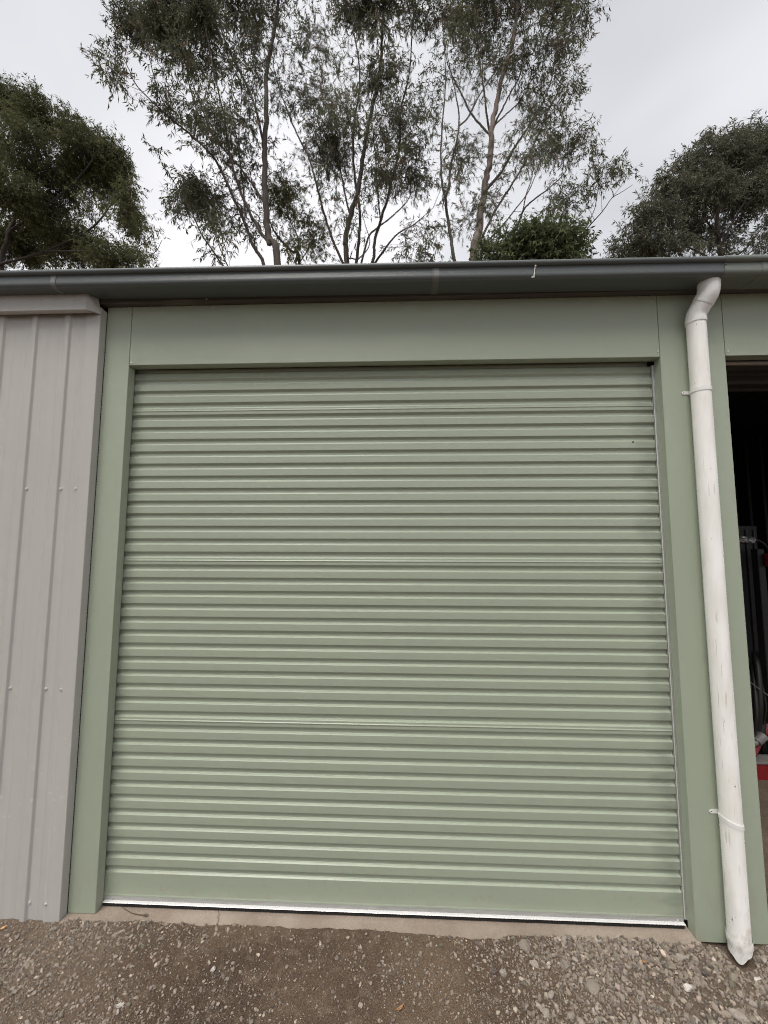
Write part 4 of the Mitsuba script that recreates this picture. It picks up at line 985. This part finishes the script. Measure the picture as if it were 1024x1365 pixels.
gm, gc = pebble_mesh(pos, size, col, rs)
gxx, gyy = rs.uniform(-0.75, 3.3, 26000), rs.uniform(-0.55, -0.012, 26000)
keep = ~((gxx > -0.12) & (gxx < 2.59) & (gyy > -0.024)) & ~((gxx < -0.1) & (gyy > -0.042)) & ~((gxx > 2.57) & (gxx < 2.93) & (gyy > -0.006)) & ~(np.hypot(gxx - PX, gyy - PY) < 0.042)
gxx, gyy = gxx[keep], gyy[keep]
gs = np.clip(np.exp(rs.normal(math.log(0.00135), 0.3, len(gxx))), 0.0008, 0.0024)
gt = np.clip(rs.lognormal(math.log(0.150), 0.45, len(gxx)), 0.05, 0.5)[:, None] * np.array([1.0, 0.80, 0.63])
g2, c2 = pebble_mesh(np.stack([gxx, gyy, ground_h(gxx, gyy) + gs * 0.35], 1), gs, gt, rs)
fx, fy = rs.uniform(-2.6, 5.2, 42000), rs.uniform(-2.4, 0.0, 42000)
away = np.maximum(np.maximum(-0.75 - fx, fx - 3.3) / 1.9, np.maximum((-0.55 - fy) / 1.8, 0))
keep = ((fx < -0.75) | (fx > 3.3) | (fy < -0.55)) & (rs.random(42000) < 0.62 * np.clip(density(fx, fy), 0.2, 1) * np.clip(1 - away, 0, 1)) & ~((fx < 0) & (fy > -0.05))
fx, fy = fx[keep], fy[keep]
fs = np.clip(np.exp(rs.normal(math.log(0.0045), 0.45, len(fx))), 0.002, 0.012)
ft_ = np.clip(rs.lognormal(math.log(0.205), 0.32, len(fx)), 0.09, 0.62)[:, None] * np.array([1.0, 0.845, 0.705])
g3, c3 = pebble_mesh(np.stack([fx, fy, ground_h(fx, fy) + fs * 0.3], 1), fs, ft_, rs)
gm, gc = cat([gm, g2, g3]), np.vstack([gc, c2, c3])
obj('gravel', gm, 'stone_mix', smooth=False, color=np.clip(gc, 0, 1))
tag('gravel', 'loose brown and grey gravel scattered over the dirt', kind='stuff')


def stone(x_, y_, sx, sy, sz, rot, m, label, group=None, seed=0, sink=0.35, rough=0.30):
    r = np.random.default_rng(1000 + seed)
    s = trimesh.creation.icosphere(2)
    # planes knock flats off the lump
    v_ = s.vertices.copy()
    for _k in range(13):
        d_ = r.normal(size=3)
        d_ /= np.linalg.norm(d_)
        c_ = r.uniform(0.50, 0.85)
        o_ = v_ @ d_ - c_
        v_ -= np.clip(o_, 0, None)[:, None] * d_
    v_ *= 1 + (meshkit.fbm(v_ * 3 + seed, 3, seed)[:, None] - 0.5) * rough
    v_ *= [sx, sy, sz]
    c, sn = math.cos(rot), math.sin(rot)
    v_ = v_ @ np.array([[c, sn, 0], [-sn, c, 0], [0, 0, 1]])
    z_ = float(ground_h(x_, y_))
    v_ += [x_, y_, z_ + sz * (1 - 2 * sink)]
    k = obj('stone', trimesh.Trimesh(v_, s.faces, process=False), m, smooth=38)
    tag(k, label, 'stone', group)


stone(2.070, -0.215, 0.040, 0.026, 0.016, 0.3, 'stone_brown', 'large flat brown stone set in the dirt below the right part of the door', seed=1)
stone(0.636, -0.207, 0.012, 0.012, 0.010, 0.5, 'stone_pale', 'small white upright stone beside a dark hollow, left of the middle', seed=2, sink=0.1)
stone(0.356, -0.326, 0.017, 0.008, 0.008, 0.7, 'stone_pale', 'long thin white stone near the bottom edge at lower left', seed=3, sink=0.2)
stone(2.545, -0.275, 0.034, 0.025, 0.018, -0.5, 'stone_grey', 'biggest grey stone at the bottom edge in the right corner', seed=4)
stone(2.422, -0.195, 0.019, 0.015, 0.013, 0.2, 'stone_pale', 'pale rounded stone below the post left of the downpipe', seed=5)
stone(2.735, -0.128, 0.017, 0.013, 0.011, -0.2, 'stone_pale', 'pale oval stone just in front of the foot of the downpipe', seed=6)
stone(1.752, -0.176, 0.016, 0.014, 0.010, 0.4, 'stone_grey', 'grey stone next to a dark clod in front of the door', seed=7)
stone(1.715, -0.172, 0.016, 0.010, 0.010, 0.4, 'stone_dark', 'dark clod next to a grey stone in front of the door', seed=8)
stone(1.86, -0.285, 0.016, 0.013, 0.011, 1.0, 'stone_grey', 'pair of pale lumps joined in one stone near the bottom edge', seed=9)
stone(0.655, -0.225, 0.010, 0.008, 0.006, 0.0, 'stone_dark', 'dark crumb in the hollow under the small white upright stone', seed=10)
rs2 = np.random.default_rng(99)
placed = 0


def region(x, y):
    far = 'near the shed' if y > -0.14 else ('halfway to the bottom edge' if y > -0.23 else 'near the bottom edge')
    where = "below the door's right end" if x < 2.55 else ('below the wide post' if x < 2.80 else 'right of the downpipe')
    return where + ', ' + far


while placed < 64:
    x_, y_ = rs2.uniform(1.85, 3.1), rs2.uniform(-0.33, -0.045)
    if rs2.random() > density(np.array(x_), np.array(y_)) or math.hypot(x_ - PX, y_ - PY) < 0.075 or math.hypot(x_ - 2.07, y_ + 0.215) < 0.06 or math.hypot(x_ - 2.545, y_ + 0.262) < 0.06:
        continue
    s_ = float(np.clip(np.exp(rs2.normal(math.log(0.0115), 0.32)), 0.007, 0.022))
    m = ('stone_brown', 'stone_brown', 'stone_grey', 'stone_brown', 'stone_grey')[placed % 5]
    stone(x_, y_, s_ * rs2.uniform(1, 1.45), s_ * rs2.uniform(0.75, 1.1), s_ * rs2.uniform(0.55, 0.85), rs2.uniform(0, 6.28), m, f"loose {'brown' if 'brown' in m else 'grey'} stone in the gravel {region(x_, y_)}", f"loose {'brown' if 'brown' in m else 'grey'} stones {region(x_, y_)}", seed=20 + placed)
    placed += 1


def left_region(x, y):
    return ('in front of the grey wall' if x < -0.1 else ('in front of the left jamb' if x < 0.2 else "below the door's left end")) + (', near the shed' if y > -0.2 else ', near the bottom edge')


placed = 0
while placed < 30:
    x_, y_ = rs2.uniform(-0.45, 0.75), rs2.uniform(-0.40, -0.06)
    if rs2.random() > density(np.array(x_), np.array(y_)):
        continue
    s_ = float(np.clip(np.exp(rs2.normal(math.log(0.0075), 0.25)), 0.005, 0.012))
    m = ('stone_brown', 'stone_grey', 'stone_brown')[placed % 3]
    stone(x_, y_, s_ * rs2.uniform(1.1, 1.7), s_ * rs2.uniform(0.7, 1.0), s_ * rs2.uniform(0.5, 0.8), rs2.uniform(0.2, 1.2), m, f"small {'brown' if 'brown' in m else 'grey'} stone in the gravel {left_region(x_, y_)}", f"small {'brown' if 'brown' in m else 'grey'} stones {left_region(x_, y_)}", seed=200 + placed)
    placed += 1


def leaf_mesh(x_, y_, L, Wd, rot, curl, lift=0.004):
    u_ = np.linspace(0, 1, 9)
    sec = []
    for t_ in u_:
        w_ = Wd * math.sin(math.pi * min(max(t_, 0.02), 0.98)) ** 0.8
        sec.append([( (t_ - 0.5) * L, s_ * w_, curl * (t_ - 0.5) ** 2 * L * 4 + abs(s_) * w_ * 0.5) for s_ in (-1, 0, 1)])
    m = strip(sec)
    c, sn = math.cos(rot), math.sin(rot)
    m.vertices = m.vertices @ np.array([[c, sn, 0], [-sn, c, 0], [0, 0, 1]]) + [x_, y_, float(ground_h(x_, y_)) + lift]
    return m


tag(obj('fallen_leaf', leaf_mesh(-0.340, -0.083, 0.022, 0.006, 0.9, 0.25, 0.009), 'orange_leaf', smooth=40), 'orange dry leaf by the foot of the grey wall', 'leaf')
tag(obj('fallen_leaf', leaf_mesh(1.356, -0.312, 0.038, 0.005, 0.6, 0.30, 0.006), 'dry_leaf', smooth=40), 'curled brown leaf at the bottom edge below the middle of the door', 'leaf')
tag(obj('fallen_leaf', leaf_mesh(2.310, -0.124, 0.020, 0.005, 0.2, 0.2, 0.006), 'dry_leaf', smooth=40), 'reddish leaf scrap in the gravel before the right jamb', 'leaf')
tag(obj('fallen_leaf', leaf_mesh(-0.355, -0.098, 0.026, 0.009, 2.4, 0.2, 0.008), 'orange_leaf', smooth=40), 'second orange leaf at the far left edge, nearer the camera', 'leaf')
tw = spline([(0.100, 0.034, 0.0035), (0.13, 0.020, 0.0045), (0.165, 0.008, 0.003), (0.205, 0.002, 0.004), (0.228, 0.000, 0.004)], 5)
ft = leaf_mesh(0.232, 0.000, 0.026, 0.006, 0.0, 0.1)
ft.vertices[:, 2] += 0.003 - ft.vertices[:, 2].min()
tag(obj('twig', cat([tube(tw, np.linspace(0.0012, 0.0022, len(tw)), 7), ft]), 'twig_bark', smooth=50), 'thin brown twig with a withered tip on the slab at the left', 'twig')
STEM = ('left of the large flat brown stone', 'close to the slab', 'before the large flat brown stone', 'beside the grey stone with a dark clod')
for i, (x_, y_, L, a_) in enumerate(((1.965, -0.235, 0.05, 1.1), (1.60, -0.075, 0.05, -0.5), (2.08, -0.24, 0.035, 1.2), (1.66, -0.16, 0.045, -0.3))):
    d_ = np.array([math.cos(a_), math.sin(a_)]) * L / 2
    ps = [[x_ + d_[0] * t_, y_ + d_[1] * t_, float(ground_h(x_ + d_[0] * t_, y_ + d_[1] * t_)) + 0.004 + 0.002 * (1 - t_ * t_)] for t_ in (-1, -0.3, 0.4, 1)]
    tag(obj('straw_stem', tube(spline(ps, 4), 0.0009, 6), 'straw', smooth=50), f'thin dry straw stem lying on the dirt {STEM[i]}', 'stem')
